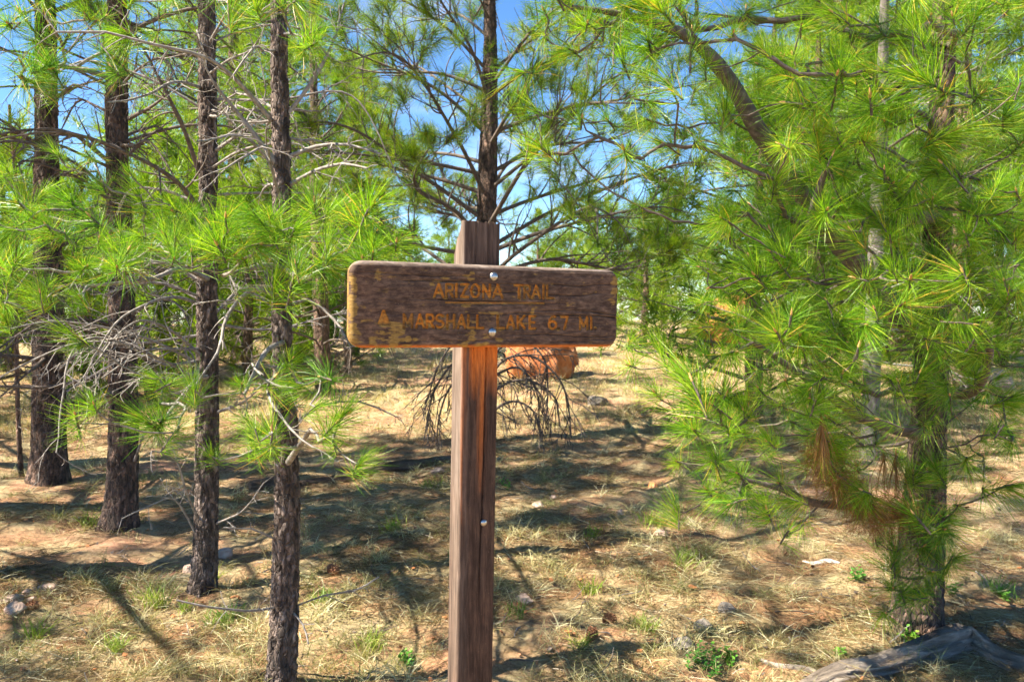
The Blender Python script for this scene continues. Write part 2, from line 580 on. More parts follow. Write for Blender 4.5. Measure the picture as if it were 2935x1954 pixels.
LETTERS = []                                                  # (character, strokes in board metres)
row1 = [('A', 762, 836), ('R', 862, 916), ('I', 930, 960), ('Z', 984, 1040), ('O', 1068, 1134), ('N', 1166, 1220), ('A', 1248, 1322),
        ('T', 1424, 1494), ('R', 1504, 1552), ('A', 1570, 1634), ('I', 1648, 1676), ('L', 1692, 1740)]
row2 = [('M', 512, 578), ('A', 612, 676), ('R', 702, 756), ('S', 778, 838), ('H', 870, 926), ('A', 956, 1018), ('L', 1042, 1094), ('L', 1116, 1166),
        ('L', 1284, 1336), ('A', 1362, 1422), ('K', 1450, 1506), ('E', 1548, 1594), ('6', 1708, 1766), ('.', 1774, 1794), ('7', 1808, 1860),
        ('M', 1962, 2022), ('I', 2040, 2068), ('.', 2076, 2096)]
for rows, top, bot in ((row1, (760, 616, 1740, 632), (760, 720, 1740, 734)), (row2, (510, 866, 2090, 890), (510, 972, 2090, 988))):
    for ch, xa, xb in rows:
        xm = (xa + xb) / 2
        yt, yb = line_y(xm, *top), line_y(xm, *bot)
        LETTERS.append((ch, [np.array([zoom_uv(xa + (xb - xa) * gx, yb + (yt - yb) * gy) for gx, gy in st]) for st in GLYPH[ch]]))
LETTERS.append(('line', [np.array([zoom_uv(x, line_y(x, 858, 769, 1664, 776)) for x in np.linspace(858, 1664, 12)])]))
arrow = []
for k in np.linspace(0, 1, 9):                                 # a filled arrowhead, cleared with many passes of the router
    arrow.append(np.array([zoom_uv(345 - 34 * k, 842 + 94 * k), zoom_uv(345 + 42 * k, 842 + 98 * k)]))
LETTERS.append(('arrow', arrow))


def seg_dist(P, a, b):
    ab = b - a
    t = np.clip(((P - a) @ ab) / max(np.dot(ab, ab), 1e-12), 0, 1)
    return np.linalg.norm(P - (a + t[..., None] * ab), axis=-1)


def build_sign():
    foot = at(1345, 2600, 1.86)
    foot[2] = gz(foot[0], foot[1])
    sign = thing('trail_sign', 'weathered brown wooden trail sign with routed lettering bolted to a square post', 'trail sign', foot)
    # --- board front: a fine height field, routed letters, cracks and grain are real relief
    nu, nv = 720, 210
    U0, V0 = np.meshgrid(np.linspace(-1, 1, nu), np.linspace(-1, 1, nv))
    rc = 0.030
    Vv = V0 * H / 2
    e = np.maximum(np.abs(Vv) - (H / 2 - rc), 0)
    hw = W / 2 - (rc - np.sqrt(np.maximum(rc * rc - e * e, 0)))
    Uu = U0 * hw
    qx = np.abs(Uu) - (W / 2 - rc); qy = np.abs(Vv) - (H / 2 - rc)
    sd = np.hypot(np.maximum(qx, 0), np.maximum(qy, 0)) + np.minimum(np.maximum(qx, qy), 0) - rc
    ins = np.maximum(-sd, 0)
    bv = 0.011
    edge = np.where(ins < bv, bv - np.sqrt(np.maximum(bv * bv - (bv - ins) ** 2, 0)), 0)
    P2 = np.stack([Uu, Vv], -1)
    # knots bend the grain
    warp = np.zeros_like(Uu)
    knots = [zoom_uv(345, 1000), zoom_uv(1010, 1030), zoom_uv(2245, 800), zoom_uv(350, 760)]
    for (ku, kv), rr in zip(knots, (0.022, 0.026, 0.024, 0.010)):
        dd = np.hypot((Uu - ku) * 0.55, Vv - kv)
        warp += np.exp(-(dd / rr) ** 2) * 0.010 * np.sign(Vv - kv + 1e-9)
    vg = Vv - warp
    p3 = np.stack([Uu * 5, vg * 230, 0 * Uu], -1)
    grain = fbm(p3, 3, 3)
    hgt = (grain - 0.5) * 0.0013 + (fbm(np.stack([Uu * 9, vg * 60, 0 * Uu + 3], -1), 3, 8) - 0.5) * 0.0014
    rng = np.random.default_rng(5)
    for c in range(20):                                        # drying cracks that run with the grain
        v0 = rng.uniform(-0.085, 0.088); u0 = rng.uniform(-0.33, 0.2); L = rng.uniform(0.08, 0.42)
        wl_ = v0 + 0.004 * (vnoise(np.stack([Uu * 14, 0 * Uu + c * 3.7, 0 * Uu], -1), 21) - 0.5) * 2 + 0.0012 * (vnoise(np.stack([Uu * 90, 0 * Uu + c, 0 * Uu], -1), 22) - 0.5)
        tt = np.clip((Uu - u0) / L, 0, 1)
        dep = 0.0055 * np.sin(np.pi * tt) ** 0.6 * (rng.uniform(0.5, 1.0))
        hgt -= dep * np.exp(-((vg - wl_) / 0.0010) ** 2)
    for ku, kv in knots[:3]:
        dd = np.hypot((Uu - ku) * 0.8, Vv - kv)
        hgt += 0.0008 * np.sin(dd * 1500) * np.exp(-(dd / 0.014) ** 2)
    letter_id = np.full(Uu.shape, -1, int)
    rout = np.zeros_like(Uu)
    rng2 = np.random.default_rng(9)
    for li, (ch, strokes) in enumerate(LETTERS):
        r = {'line': 0.0026, 'arrow': 0.0042, '.': 0.0032}.get(ch, 0.0034)
        lo = np.min([s.min(0) for s in strokes], 0) - 0.012; hi = np.max([s.max(0) for s in strokes], 0) + 0.012
        m = (Uu > lo[0]) & (Uu < hi[0]) & (Vv > lo[1]) & (Vv < hi[1])
        q = P2[m]
        d = np.full(len(q), 1.0)
        for s in strokes:
            for a, b in zip(s[:-1], s[1:]):
                d = np.minimum(d, seg_dist(q, a, b))
        dd = np.clip(d / r, 0, 1)
        depth = 0.0060 if ch not in ('line',) else 0.0036
        cut = depth * np.sqrt(np.maximum(1 - dd ** 2.4, 0))
        hgt[m] = np.where(d < r, hgt[m] * (0.3 + 0.7 * dd) - cut, hgt[m])
        idm = letter_id[m]; idm[d < r * 1.02] = li; letter_id[m] = idm
        keep = rng2.uniform(0.35, 0.95) if ch not in ('line',) else 0.35
        red = {'6': 1.0, '7': 1.0, 'T': .9, '.': .15}.get(ch, keep) * (0.45 + 1.3 * np.clip(fbm(np.stack([q[:, 0] * 160, q[:, 1] * 220, 0 * q[:, 0] + li], -1), 3, 12) - 0.22, 0, 0.57))
        rout[m] = np.maximum(rout[m], np.clip((1 - d / r) * 3.4, 0, 1) * np.minimum(red, 1))
    # mustard paint that has not weathered off
    patches = [((95, 760), 26, 260, 1.0), ((110, 1060), 60, 60, .9), ((370, 960), 60, 40, .85), ((340, 1060), 90, 70, .8), ((470, 980), 60, 70, .75),
               ((460, 1090), 110, 45, .7), ((290, 560), 30, 60, .75), ((830, 580), 60, 35, .7), ((1070, 560), 28, 60, .6), ((1040, 810), 60, 40, .6),
               ((1090, 955), 30, 40, .5), ((1110, 1050), 80, 60, .75), ((1200, 1110), 80, 30, .65), ((880, 690), 50, 40, .6), ((1230, 660), 120, 50, .45),
               ((740, 620), 20, 16, .6), ((1290, 1090), 30, 50, .6), ((600, 1070), 16, 16, .7), ((2250, 640), 40, 100, .85), ((2225, 760), 30, 50, .7),
               ((2260, 940), 26, 60, .6), ((2140, 830), 25, 10, .5), ((1570, 840), 16, 30, .55), ((1240, 850), 90, 14, .5), ((140, 900), 60, 30, .75),
               ((700, 940), 180, 30, .35), ((1060, 1105), 100, 30, .7)]
    paint = np.zeros_like(Uu)
    nz = fbm(np.stack([Uu * 60, vg * 130, 0 * Uu], -1), 4, 31)
    k2 = 1 / 2.872 / 1240
    for (zx, zy), rx, ry, s in patches:
        cu, cv = zoom_uv(zx, zy)
        q = np.hypot((Uu - cu) / (rx * k2 * 1.25), (Vv - cv) / (ry * k2 * 1.1))
        paint = np.maximum(paint, np.clip((1.25 - q) * 1.6, 0, 1) * s)
    halo = np.zeros_like(Uu)
    for ch, strokes in LETTERS:
        if ch == 'line': continue
        lo = np.min([s.min(0) for s in strokes], 0) - 0.012; hi = np.max([s.max(0) for s in strokes], 0) + 0.012
        m = (Uu > lo[0]) & (Uu < hi[0]) & (Vv > lo[1]) & (Vv < hi[1])
        d = np.full(m.sum(), 1.0)
        for s in strokes:
            for a, b in zip(s[:-1], s[1:]):
                d = np.minimum(d, seg_dist(P2[m], a, b))
        halo[m] = np.maximum(halo[m], np.exp(-(np.maximum(d - 0.0034, 0) / 0.0016) ** 2) * 0.5)
    paint = np.clip(np.maximum(paint, halo * 0.9), 0, 1)
    paint = np.clip((paint + (nz - 0.5) * 2.4 - 0.52) * 2.6, 0, 1) * 0.85
    paint = np.where(letter_id >= 0, np.maximum(paint * 0.6, np.minimum(rout * 2, 0.9)), paint)
    pale = np.clip((0.012 - (H / 2 - Vv)) / 0.008, 0, 1) * 0.8 + np.clip(fbm(np.stack([Uu * 8, vg * 40, 0 * Uu], -1), 3, 44) - 0.52, 0, 1) * 0.5  # top strip painted pale as if sunlit, plus patchy silvering
    pale = np.where((Vv < 0), np.minimum(pale, 0.25), pale)
    fresh = np.clip((0.008 - (H / 2 + Vv)) / 0.006, 0, 1) * 0.95
    Z = hgt - edge
    front = BC + Uu[..., None] * ex + Vv[..., None] * ez + Z[..., None] * en
    vf = front.reshape(-1, 3)
    i, j = np.meshgrid(np.arange(nv - 1), np.arange(nu - 1), indexing='ij')
    k = i * nu + j
    quads = np.stack([k, k + 1, k + nu + 1, k + nu], -1)
    fid = letter_id[:-1, :-1]
    A = {'paint': paint.ravel(), 'pale': pale.ravel(), 'fresh': fresh.ravel(), 'rout': rout.ravel()}
    # perimeter, back to the thickness, closed with a fan
    per = np.concatenate([np.arange(nu), np.arange(1, nv) * nu + nu - 1, (nv - 1) * nu + np.arange(nu - 2, -1, -1), np.arange(nv - 2, 0, -1) * nu])
    ring = vf[per]; cen = ring.mean(0)
    front_n = len(vf)
    r1 = ring - en * (TH - 2 * bv); r2 = ring + (cen - ring) * 0.015 - en * (TH - bv)
    side_v = np.concatenate([ring, r1, r2, [cen - en * TH]])
    n = len(per); a = np.arange(n); b = (a + 1) % n
    side_f = [np.stack([b, a, a + n, b + n], -1), np.stack([b + n, a + n, a + 2 * n, b + 2 * n], -1)]
    fan = np.stack([b + 2 * n, a + 2 * n, np.full(n, 3 * n)], -1)
    sv = (side_v - BC)
    su, svv = sv @ ex, sv @ ez
    ex_side = {'paint': np.where(su < -W / 2 + 0.03, np.clip(1.9 * fbm(np.stack([su * 40, svv * 60, 0 * su], -1), 3, 6) - 0.25, 0, 1), 0) + np.where(su > W / 2 - 0.03, 0.6, 0),
               'pale': np.where(svv > H / 2 - 0.02, 0.9, 0.0), 'fresh': np.where(svv < -H / 2 + 0.02, 0.95, 0.0), 'rout': 0 * su}  # top side gets the painted sunlit tone too
    mb = MB()
    keep_f = quads[fid < 0]
    # only vertices in use
    mb.add(vf, keep_f); mb.add(side_v, side_f + [fan])
    ext = {kk: np.concatenate([A[kk], ex_side[kk]]) for kk in A}
    board = mb.build('board', BOARD_WOOD, sign, extra=ext)
    board['label'] = 'long rounded board with routed words and flaking mustard paint'
    for li, (ch, _) in enumerate(LETTERS):
        qf = quads[fid == li]
        if not len(qf): continue
        used, inv = np.unique(qf, return_inverse=True)
        nm = {'line': 'routed_line', 'arrow': 'routed_arrow', '.': 'routed_dot'}.get(ch, 'routed_digit' if ch.isdigit() else 'routed_letter')
        o = MB().add(vf[used], inv.reshape(-1, 4)).build(nm, BOARD_WOOD, board, extra={kk: A[kk][used] for kk in A})
        if nm == 'routed_letter': o['label'] = 'routed capital letter %s' % ch
        if nm == 'routed_digit': o['label'] = 'routed digit %s' % ch
    # --- post
    pw, pd = 0.092, 0.074
    pc0 = BC + ez * 0.0 - ex * 0.0 - en * (TH + pd / 2)
    # where the post's front face crosses behind the board: photograph x 1344..1446
    cx = board_uv(1400, 876)[0]
    pc0 = pc0 + ex * (cx - 0.004)
    top_u = np.linalg.norm(board_uv(1400, 628) - board_uv(1400, 876))
    nper = 176
    # perimeter of a rectangle with eased edges, parametrised by arclength
    cor = 0.006
    pts = []
    for (sx, sy, a0) in ((1, 1, 0), (-1, 1, 90), (-1, -1, 180), (1, -1, 270)):
        for q in np.linspace(a0, a0 + 90, 5):
            pts.append((sx * (pw / 2 - cor) + cor * math.cos(R(q)), sy * (pd / 2 - cor) + cor * math.sin(R(q))))
    pts.append(pts[0]); pts = np.array(pts)
    sl = np.concatenate([[0], np.cumsum(np.linalg.norm(np.diff(pts, axis=0), axis=1))])
    ss = np.linspace(0, sl[-1], nper, endpoint=False)
    px_, py_ = np.interp(ss, sl, pts[:, 0]), np.interp(ss, sl, pts[:, 1])     # py_ + is front (towards en)
    nz_ = 620
    zt = np.linspace(-1.62, 1.0, nz_)
    zt = np.where(zt < 0, zt, zt * top_u)
    PX, ZZ = np.meshgrid(px_, zt); PY, _ = np.meshgrid(py_, zt); SS, _ = np.meshgrid(ss, zt)
    nrm = unit(np.stack([np.sign(PX) * (np.abs(np.abs(PX) - pw / 2) < cor * .7), np.sign(PY) * (np.abs(np.abs(PY) - pd / 2) < cor * .7)], -1) + 1e-6)
    wav = fbm(np.stack([SS * 200, ZZ * 3.0, 0 * ZZ], -1), 3, 51)
    off = (wav - 0.5) * 0.0016 + (fbm(np.stack([SS * 60, ZZ * 5.0, 0 * ZZ + 5], -1), 2, 57) - 0.5) * 0.0022
    for (x0, dep, wd, zlo, zhi, ph) in ((0.012, 0.010, 0.0011, -0.75, 1.0, 0.0), (0.028, 0.0045, 0.0010, -0.05, 1.0, 2.0), (-0.012, 0.004, 0.0012, -0.2, 1.0, 4.0),
                                        (-0.026, 0.0022, 0.0016, -1.6, 1.0, 1.0), (0.004, 0.0022, 0.0009, -1.6, -0.5, 3.0)):
        xx = x0 + 0.005 * (vnoise(np.stack([ZZ * 3.0, 0 * ZZ + ph, 0 * ZZ], -1), 61) - 0.5) * 2 + 0.0016 * (vnoise(np.stack([ZZ * 30, 0 * ZZ + ph, 0 * ZZ], -1), 62) - 0.5)
        win = np.clip((ZZ - zlo) / 0.1, 0, 1) * np.clip((zhi - ZZ) / 0.05 + 1, 0, 1)
        off -= np.where(PY > pd / 2 - 0.004, dep * win * np.exp(-((PX - xx) / wd) ** 2), 0)
    # the top is sawn sloping down to the back, with a splintered edge
    ragged = (vnoise(np.stack([SS * 130, 0 * SS, 0 * SS], -1), 71) - 0.5) * 0.010
    zcap = top_u + ragged - np.maximum(0, (pd / 2 - 0.012) - PY) * 1.35
    ZC = np.minimum(ZZ, zcap)
    PXo, PYo = PX + nrm[..., 0] * off, PY + nrm[..., 1] * off
    V = pc0 + PXo[..., None] * ex + PYo[..., None] * en + ZC[..., None] * ez
    i, j = np.meshgrid(np.arange(nz_ - 1), np.arange(nper), indexing='ij')
    j2 = (j + 1) % nper
    qf = np.stack([i * nper + j, i * nper + j2, (i + 1) * nper + j2, (i + 1) * nper + j], -1).reshape(-1, 4)
    good = (np.abs(ZC[i + 1, j] - ZC[i, j]) + np.abs(ZC[i + 1, j2] - ZC[i, j2])).reshape(-1) > 1e-7
    qf = qf[good]
    topring = V[-1]
    nring = 5
    caps = [topring + (topring.mean(0) - topring) * (q / nring) + np.array([0, 0, 1]) * 0.001 * (RNG.random((nper, 1)) - 0.5) for q in range(1, nring + 1)]
    Vall = np.concatenate([V.reshape(-1, 3)] + caps)
    base = (nz_ - 1) * nper
    for q in range(nring):
        a = base + q * nper + np.arange(nper); b = base + q * nper + (np.arange(nper) + 1) % nper
        qf = np.concatenate([qf, np.stack([a, b, b + nper, a + nper], -1)])
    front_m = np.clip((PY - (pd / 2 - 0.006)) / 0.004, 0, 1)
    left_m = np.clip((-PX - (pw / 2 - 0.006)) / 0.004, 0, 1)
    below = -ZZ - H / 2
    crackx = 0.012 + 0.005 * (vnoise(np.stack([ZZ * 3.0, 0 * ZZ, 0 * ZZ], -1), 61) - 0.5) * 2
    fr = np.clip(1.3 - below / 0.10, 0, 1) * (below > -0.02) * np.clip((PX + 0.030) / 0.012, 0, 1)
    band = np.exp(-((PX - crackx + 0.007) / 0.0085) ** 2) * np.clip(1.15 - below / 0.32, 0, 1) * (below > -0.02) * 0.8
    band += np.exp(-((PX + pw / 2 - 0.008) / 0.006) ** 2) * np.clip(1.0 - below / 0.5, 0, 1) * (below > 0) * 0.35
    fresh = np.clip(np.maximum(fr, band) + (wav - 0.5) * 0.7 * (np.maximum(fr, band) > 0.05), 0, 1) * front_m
    palep = np.clip(left_m * (0.62 + 0.6 * (wav - 0.5)), 0, 1) * np.clip(1.15 - below / 1.0, 0.25, 1)  # left face coloured paler, as if the sun struck it
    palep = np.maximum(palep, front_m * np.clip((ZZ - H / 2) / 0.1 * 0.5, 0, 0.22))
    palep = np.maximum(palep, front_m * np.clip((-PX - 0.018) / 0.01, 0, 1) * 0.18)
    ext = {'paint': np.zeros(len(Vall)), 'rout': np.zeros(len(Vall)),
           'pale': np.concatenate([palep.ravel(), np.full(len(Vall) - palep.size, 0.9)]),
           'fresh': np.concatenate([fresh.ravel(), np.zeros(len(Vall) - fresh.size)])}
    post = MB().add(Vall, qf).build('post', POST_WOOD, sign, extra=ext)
    post['label'] = 'square weathered post with a long crack and orange bare wood under the board'
    # --- domed bolt heads
    def bolt(c, r):
        th = np.linspace(0, 2 * math.pi, 28, endpoint=False)
        mb = MB(); rings = []
        prof = [(1.0, -0.15), (1.02, 0.10)] + [(math.cos(q), 0.10 + 0.62 * math.sin(q)) for q in np.linspace(0.12, 1.5, 9)]
        for rr, hh in prof:
            rings.append(c + r * rr * (np.cos(th)[:, None] * ex + np.sin(th)[:, None] * ez) + en * r * hh)
        v = np.concatenate(rings + [[c + en * r * 0.725]])
        n = 28; f = []
        for q in range(len(prof) - 1):
            a = q * n + np.arange(n); b = q * n + (np.arange(n) + 1) % n
            f.append(np.stack([a, b, b + n, a + n], -1))
        o = (len(prof) - 1) * n
        f.append(np.stack([o + np.arange(n), o + (np.arange(n) + 1) % n, np.full(n, len(v) - 1)], -1))
        mb.add(v, f)
        return mb.build('bolt', STEEL, sign)
    for zx, zy in ((1249, 554), (1236, 1010)):
        u_, v_ = zoom_uv(zx, zy)
        bolt(BC + u_ * ex + v_ * ez, 0.0102)
    o = np.array([0, 0, CAM_H]); d = at(1386, 1497, 1.0) - o
    pf = pc0 + en * pd / 2
    s = np.dot(pf - o, en) / np.dot(d, en)
    bolt(o + d * s, 0.0082)


build_sign()


# ------------------------------------------------------------------ needle tufts
def tuft_arrays(mb, pos, axis, n, L, width, segs, rng, amin=14, amax=88, stem=0.07, tint_lo=0.0, tint_hi=1.0, droop=0.10, mi=0):
    """needles for many tufts at once; pos, axis (K,3)"""
    K = len(pos)
    A = np.repeat(axis, n, 0); P = np.repeat(pos, n, 0)
    s = rng.random(K * n)
    ang = np.radians(amin + (amax - amin) * np.clip(s ** 0.8 + rng.normal(0, 0.10, K * n), 0, 1.15))
    d = around(A, ang, rng)
    base = P - A * (stem * s)[:, None]
    Ln = L * rng.uniform(0.72, 1.12, K * n)
    bend = A * rng.uniform(0.0, 0.22, K * n)[:, None] + rng.normal(0, 0.05, (K * n, 3)) + np.array([0, 0, -droop])
    tt = np.repeat(rng.uniform(tint_lo, tint_hi, K), n) * 0.45 + rng.random(K * n) * 0.53
    v, f, t = ribbons(base, d, Ln, np.full(K * n, width), bend, segs, tt, rng)
    mb.add(v, f, t, mi)


def bud_arrays(mb, c, axis, r, L, mi):
    zz = np.linspace(0, 1, 7)
    rr = r * np.array([0.7, 1.0, 1.05, 0.95, 0.75, 0.45, 0.08])
    v, f = tube_arrays(c + np.outer(zz * L, axis), rr * (1 + 0.12 * np.array([0, 1, -1, 1, -1, 1, 0])), 7)
    mb.add(v, f, 0.5, mi)


Z1 = np.array([[0, 0, 1.0]]); O1 = np.zeros((1, 3))


def make_tuft(seed, n, L, width, segs, amin, amax, stem, lop, mats, sides=6, bud=0.03, droop=0.2):
    """one needle bunch along +Z; -Y is the side that hangs down, needles are thinner on one side and a few are brown"""
    rng = np.random.default_rng(seed)
    mb = MB()
    s = rng.random(n)
    ang = np.radians(amin + (amax - amin) * np.clip(s ** 0.8 + rng.normal(0, 0.13, n), 0, 1.2))
    d = around(np.tile(Z1, (n, 1)), ang, rng)
    side = unit(rng.normal(size=3) * [1, 1, 0])
    d = unit(d + side * lop + np.array([0, -0.12, 0]))
    keep = rng.random(n) < np.clip(0.85 + (d @ side) * 0.9, 0.25, 1)
    d, s = d[keep], s[keep]; n = len(d)
    base = np.stack([0 * s, 0 * s, -stem * s], -1)
    Ln = L * rng.uniform(0.45, 1.12, n) ** 0.7 * (0.8 + 0.35 * vnoise(d * 2.3 + seed, seed))
    bend = np.array([0, -1.0, 0]) * rng.uniform(0.0, droop * 2, n)[:, None] + rng.normal(0, 0.09, (n, 3)) + np.array([0, 0, 1.0]) * rng.uniform(-0.05, 0.16, n)[:, None]
    tt = np.clip(rng.normal(0.48, 0.24, n), 0, 0.92)
    tt = np.where(rng.random(n) < 0.02 + 0.10 * (s > 0.8), 1.0, tt)
    v, f, t = ribbons(base, d, Ln, width * rng.uniform(0.75, 1.2, n), bend, segs, tt, rng)
    mb.add(v, f, t, 0)
    st = np.array([[0.002, 0, -stem * 0.95], [0.003, 0, -stem * 0.7], [0, 0.002, -stem * 0.3], [0, 0, 0.008]])
    v, f = tube_arrays(st, [0.0036, 0.0040, 0.0042, 0.0036], sides)
    mb.add(v, f, 0.5, 2)
    if bud: bud_arrays(mb, np.zeros(3), np.array([0, 0, 1.0]), 0.0046, bud, 1)
    return mb


NM = [NEEDLE, BUD, TWIG_BROWN]
NMF = [NEEDLE_FAR, BUD, TWIG_BROWN]
TPL = [make_tuft(100 + k, n, L, 0.00155, 3, a0, a1, st, lp, NM, bud=bd) for k, (n, L, a0, a1, st, lp, bd) in enumerate([
    (190, 0.140, 10, 80, 0.06, 0.10, 0.026), (210, 0.160, 12, 70, 0.09, 0.20, 0.0), (150, 0.130, 18, 112, 0.05, 0.05, 0.03), (190, 0.150, 14, 92, 0.08, 0.25, 0.02),
    (220, 0.165, 8, 62, 0.12, 0.15, 0.03), (160, 0.145, 20, 118, 0.05, 0.30, 0.034), (120, 0.155, 8, 58, 0.09, 0.30, 0.0), (90, 0.125, 20, 95, 0.07, 0.45, 0.0), (130, 0.12, 15, 80, 0.14, 0.2, 0.024)])]
TPL_MID = [make_tuft(200 + k, n, L, 0.0026, 2, 10, a1, 0.10, 0.2, NMF, 4, 0) for k, (n, L, a1) in enumerate([(80, 0.135, 85), (100, 0.15, 75), (70, 0.13, 105), (90, 0.145, 95)])]
TUFTS = [m.mesh('needle_tuft', NM) for m in TPL]
TUFTS_MID = [m.mesh('needle_tuft', NMF) for m in TPL_MID]
TREE_TUFTS = {}


def tuft_turn(axis):
    z = unit(axis); up = np.array([0, 0, 1.0])
    y = up - z * z[2]
    if np.linalg.norm(y) < 0.3: y = unit(RNG.normal(size=3)); y = y - z * np.dot(y, z)
    y = unit(y); x = np.cross(y, z)
    a = RNG.normal(0, 0.7)
    x, y = x * math.cos(a) + y * math.sin(a), y * math.cos(a) - x * math.sin(a)
    return np.stack([x, y, z], 1)


def put_tuft(pos, axis, parent, scale=1.0, mid=False, root=None, rest=None):
    """a tuft that is a part of its branch; past 290 on one tree it joins the rest of the foliage (rest)"""
    from mathutils import Matrix
    M = tuft_turn(axis)
    pool = TPL_MID if mid else TPL
    k = random.randrange(len(pool))
    cnt = TREE_TUFTS.get(root, 0)
    if rest is not None and cnt >= 290:
        m = pool[k]
        rest.append((m, M, np.array(pos), scale, random.uniform(-0.15, 0.15)))
        return None
    TREE_TUFTS[root] = cnt + 1
    o = bpy.data.objects.new('needle_tuft', (TUFTS_MID if mid else TUFTS)[k])
    COL.objects.link(o)
    o.parent = parent
    o.rotation_mode = 'QUATERNION'
    o.rotation_quaternion = Matrix(M.tolist()).to_quaternion()
    o.location = Vector(pos)
    o.scale = (scale,) * 3
    return o


def rest_foliage(rest, root, mats):
    if not rest: return
    out = MB()
    for m, M, p, sc, dt in rest:
        v = np.concatenate(m.v) @ M.T * sc + p
        out.v.append(v); out.t.append(np.clip(np.concatenate(m.t) + dt, 0, 1))
        for ff, mm in zip(m.f, m.m):
            out.f.append(ff + out.n); out.m.append(mm)
        out.n += len(v)
    o = out.build('crown', mats, root); o['kind'] = 'stuff'




# ------------------------------------------------------------------ trees
def trunk_mesh(path, sides, dz, amp, seed, mat, flare=0.0, top_cut=None, parent=None, name='trunk'):
    """path: rows x,y,z,r; bark relief from ridged noise"""
    P = catmull(path, dz)
    pts, rad = P[:, :3], P[:, 3].copy()
    z0 = pts[0, 2]
    if flare:
        rad *= 1 + flare * np.exp(-np.maximum(pts[:, 2] - z0, 0) / 0.10)
    tan = unit(np.gradient(pts, axis=0))
    a = unit(np.cross(tan, np.array([0.93, 0.31, 0.12]))); b = np.cross(tan, a)
    th = np.linspace(0, 2 * math.pi, sides, endpoint=False)
    ring = a[:, None] * np.cos(th)[None, :, None] + b[:, None] * np.sin(th)[None, :, None]
    surf = pts[:, None] + ring * rad[:, None, None]
    q = surf * np.array([1, 1, 0.30])
    n1 = fbm(q * 48, 3, seed)
    ridg = 1 - np.abs(2 * n1 - 1) * 5.0
    n2 = fbm(q * 16, 2, seed + 5)
    n3 = fbm(surf * 90, 2, seed + 9)
    lump = vnoise(surf * np.array([4, 4, 2.2]), seed + 11) - 0.5
    if flare:
        but = np.cos(th * 5 + seed)[None] * np.exp(-np.maximum(pts[:, 2] - z0, 0) / 0.10)[:, None] * 0.12
    else:
        but = 0
    h = -np.clip(ridg, 0, 1) * amp * 1.5 + (n2 - 0.5) * amp * 1.4 + (n3 - 0.5) * amp * 0.9
    rr = rad[:, None] * (1 + but + lump * 0.10) + h * np.clip(rad[:, None] / 0.05, 0.25, 1)
    v = pts[:, None] + ring * rr[:, :, None]
    n = len(pts)
    i = np.arange(n - 1)[:, None] * sides; j = np.arange(sides)[None]; j2 = (j + 1) % sides
    f = np.stack([i + j, i + j2, i + sides + j2, i + sides + j], -1).reshape(-1, 4)
    return MB().add(v.reshape(-1, 3), f).build(name, mat, parent)


def wander(p0, d0, L, n, curl, grav, rng):
    """a crooked twig"""
    p = [np.array(p0, float)]; d = unit(d0); s = L / n
    drift = rng.normal(0, 1, 3)
    for k in range(n):
        drift = drift * 0.7 + rng.normal(0, 0.7, 3)
        d = unit(d + drift * curl + np.array([0, 0, grav]))
        p.append(p[-1] + d * s)
    return np.array(p)


def twigs_on(mb, main, r0, rng, count, lo=0.2, ltw=0.35, depth=1, curl=0.10, grav=0.0, sides=4, tips=None, bias=None, rmin=0.0016):
    n = len(main)
    Lm = np.linalg.norm(np.diff(main, axis=0), axis=1).sum()
    tn = unit(np.gradient(main, axis=0))
    for c in range(count):
        t = rng.uniform(lo, 0.98)
        k = min(n - 1, int(t * n))
        side = unit(np.cross(tn[k], rng.normal(size=3)))
        ang = R(rng.uniform(28, 62))
        d = tn[k] * math.cos(ang) + side * math.sin(ang)
        if bias is not None:
            d = unit(d + bias)
        L = ltw * Lm * rng.uniform(0.35, 1.0) * (1.15 - 0.6 * t)
        m = max(4, int(L / 0.035))
        tw = wander(main[k], d, L, min(m, 14), curl, grav, rng)
        ra = max(r0 * (1 - 0.75 * t) * 0.55, rmin * 1.2)
        v, f = tube_arrays(tw, np.linspace(ra, rmin * 0.7, len(tw)), sides)
        mb.add(v, f)
        if tips is not None: tips.append((tw[-1], unit(tw[-1] - tw[-2])))
        if depth > 1 and L > 0.10:
            twigs_on(mb, tw, ra, rng, rng.integers(2, 5), 0.25, 0.5, depth - 1, curl, grav, 3, tips, bias, rmin)


def dead_limb(mb, pts, r0, rng, count=9, depth=2, ltw=0.34, r1=0.003, grav=-0.02, curl=0.13):
    main = catmull(pts, 0.05)
    main = main + np.cumsum(rng.normal(0, 0.0022, main.shape), 0) * np.linspace(0, 1, len(main))[:, None]
    v, f = tube_arrays(main, np.linspace(r0, r1, len(main)) * (1 + 0.1 * rng.normal(size=len(main)).clip(-1, 1)), 6)
    mb.add(v, f)
    twigs_on(mb, main, r0, rng, count, 0.18, ltw, depth, curl, grav)
    return main


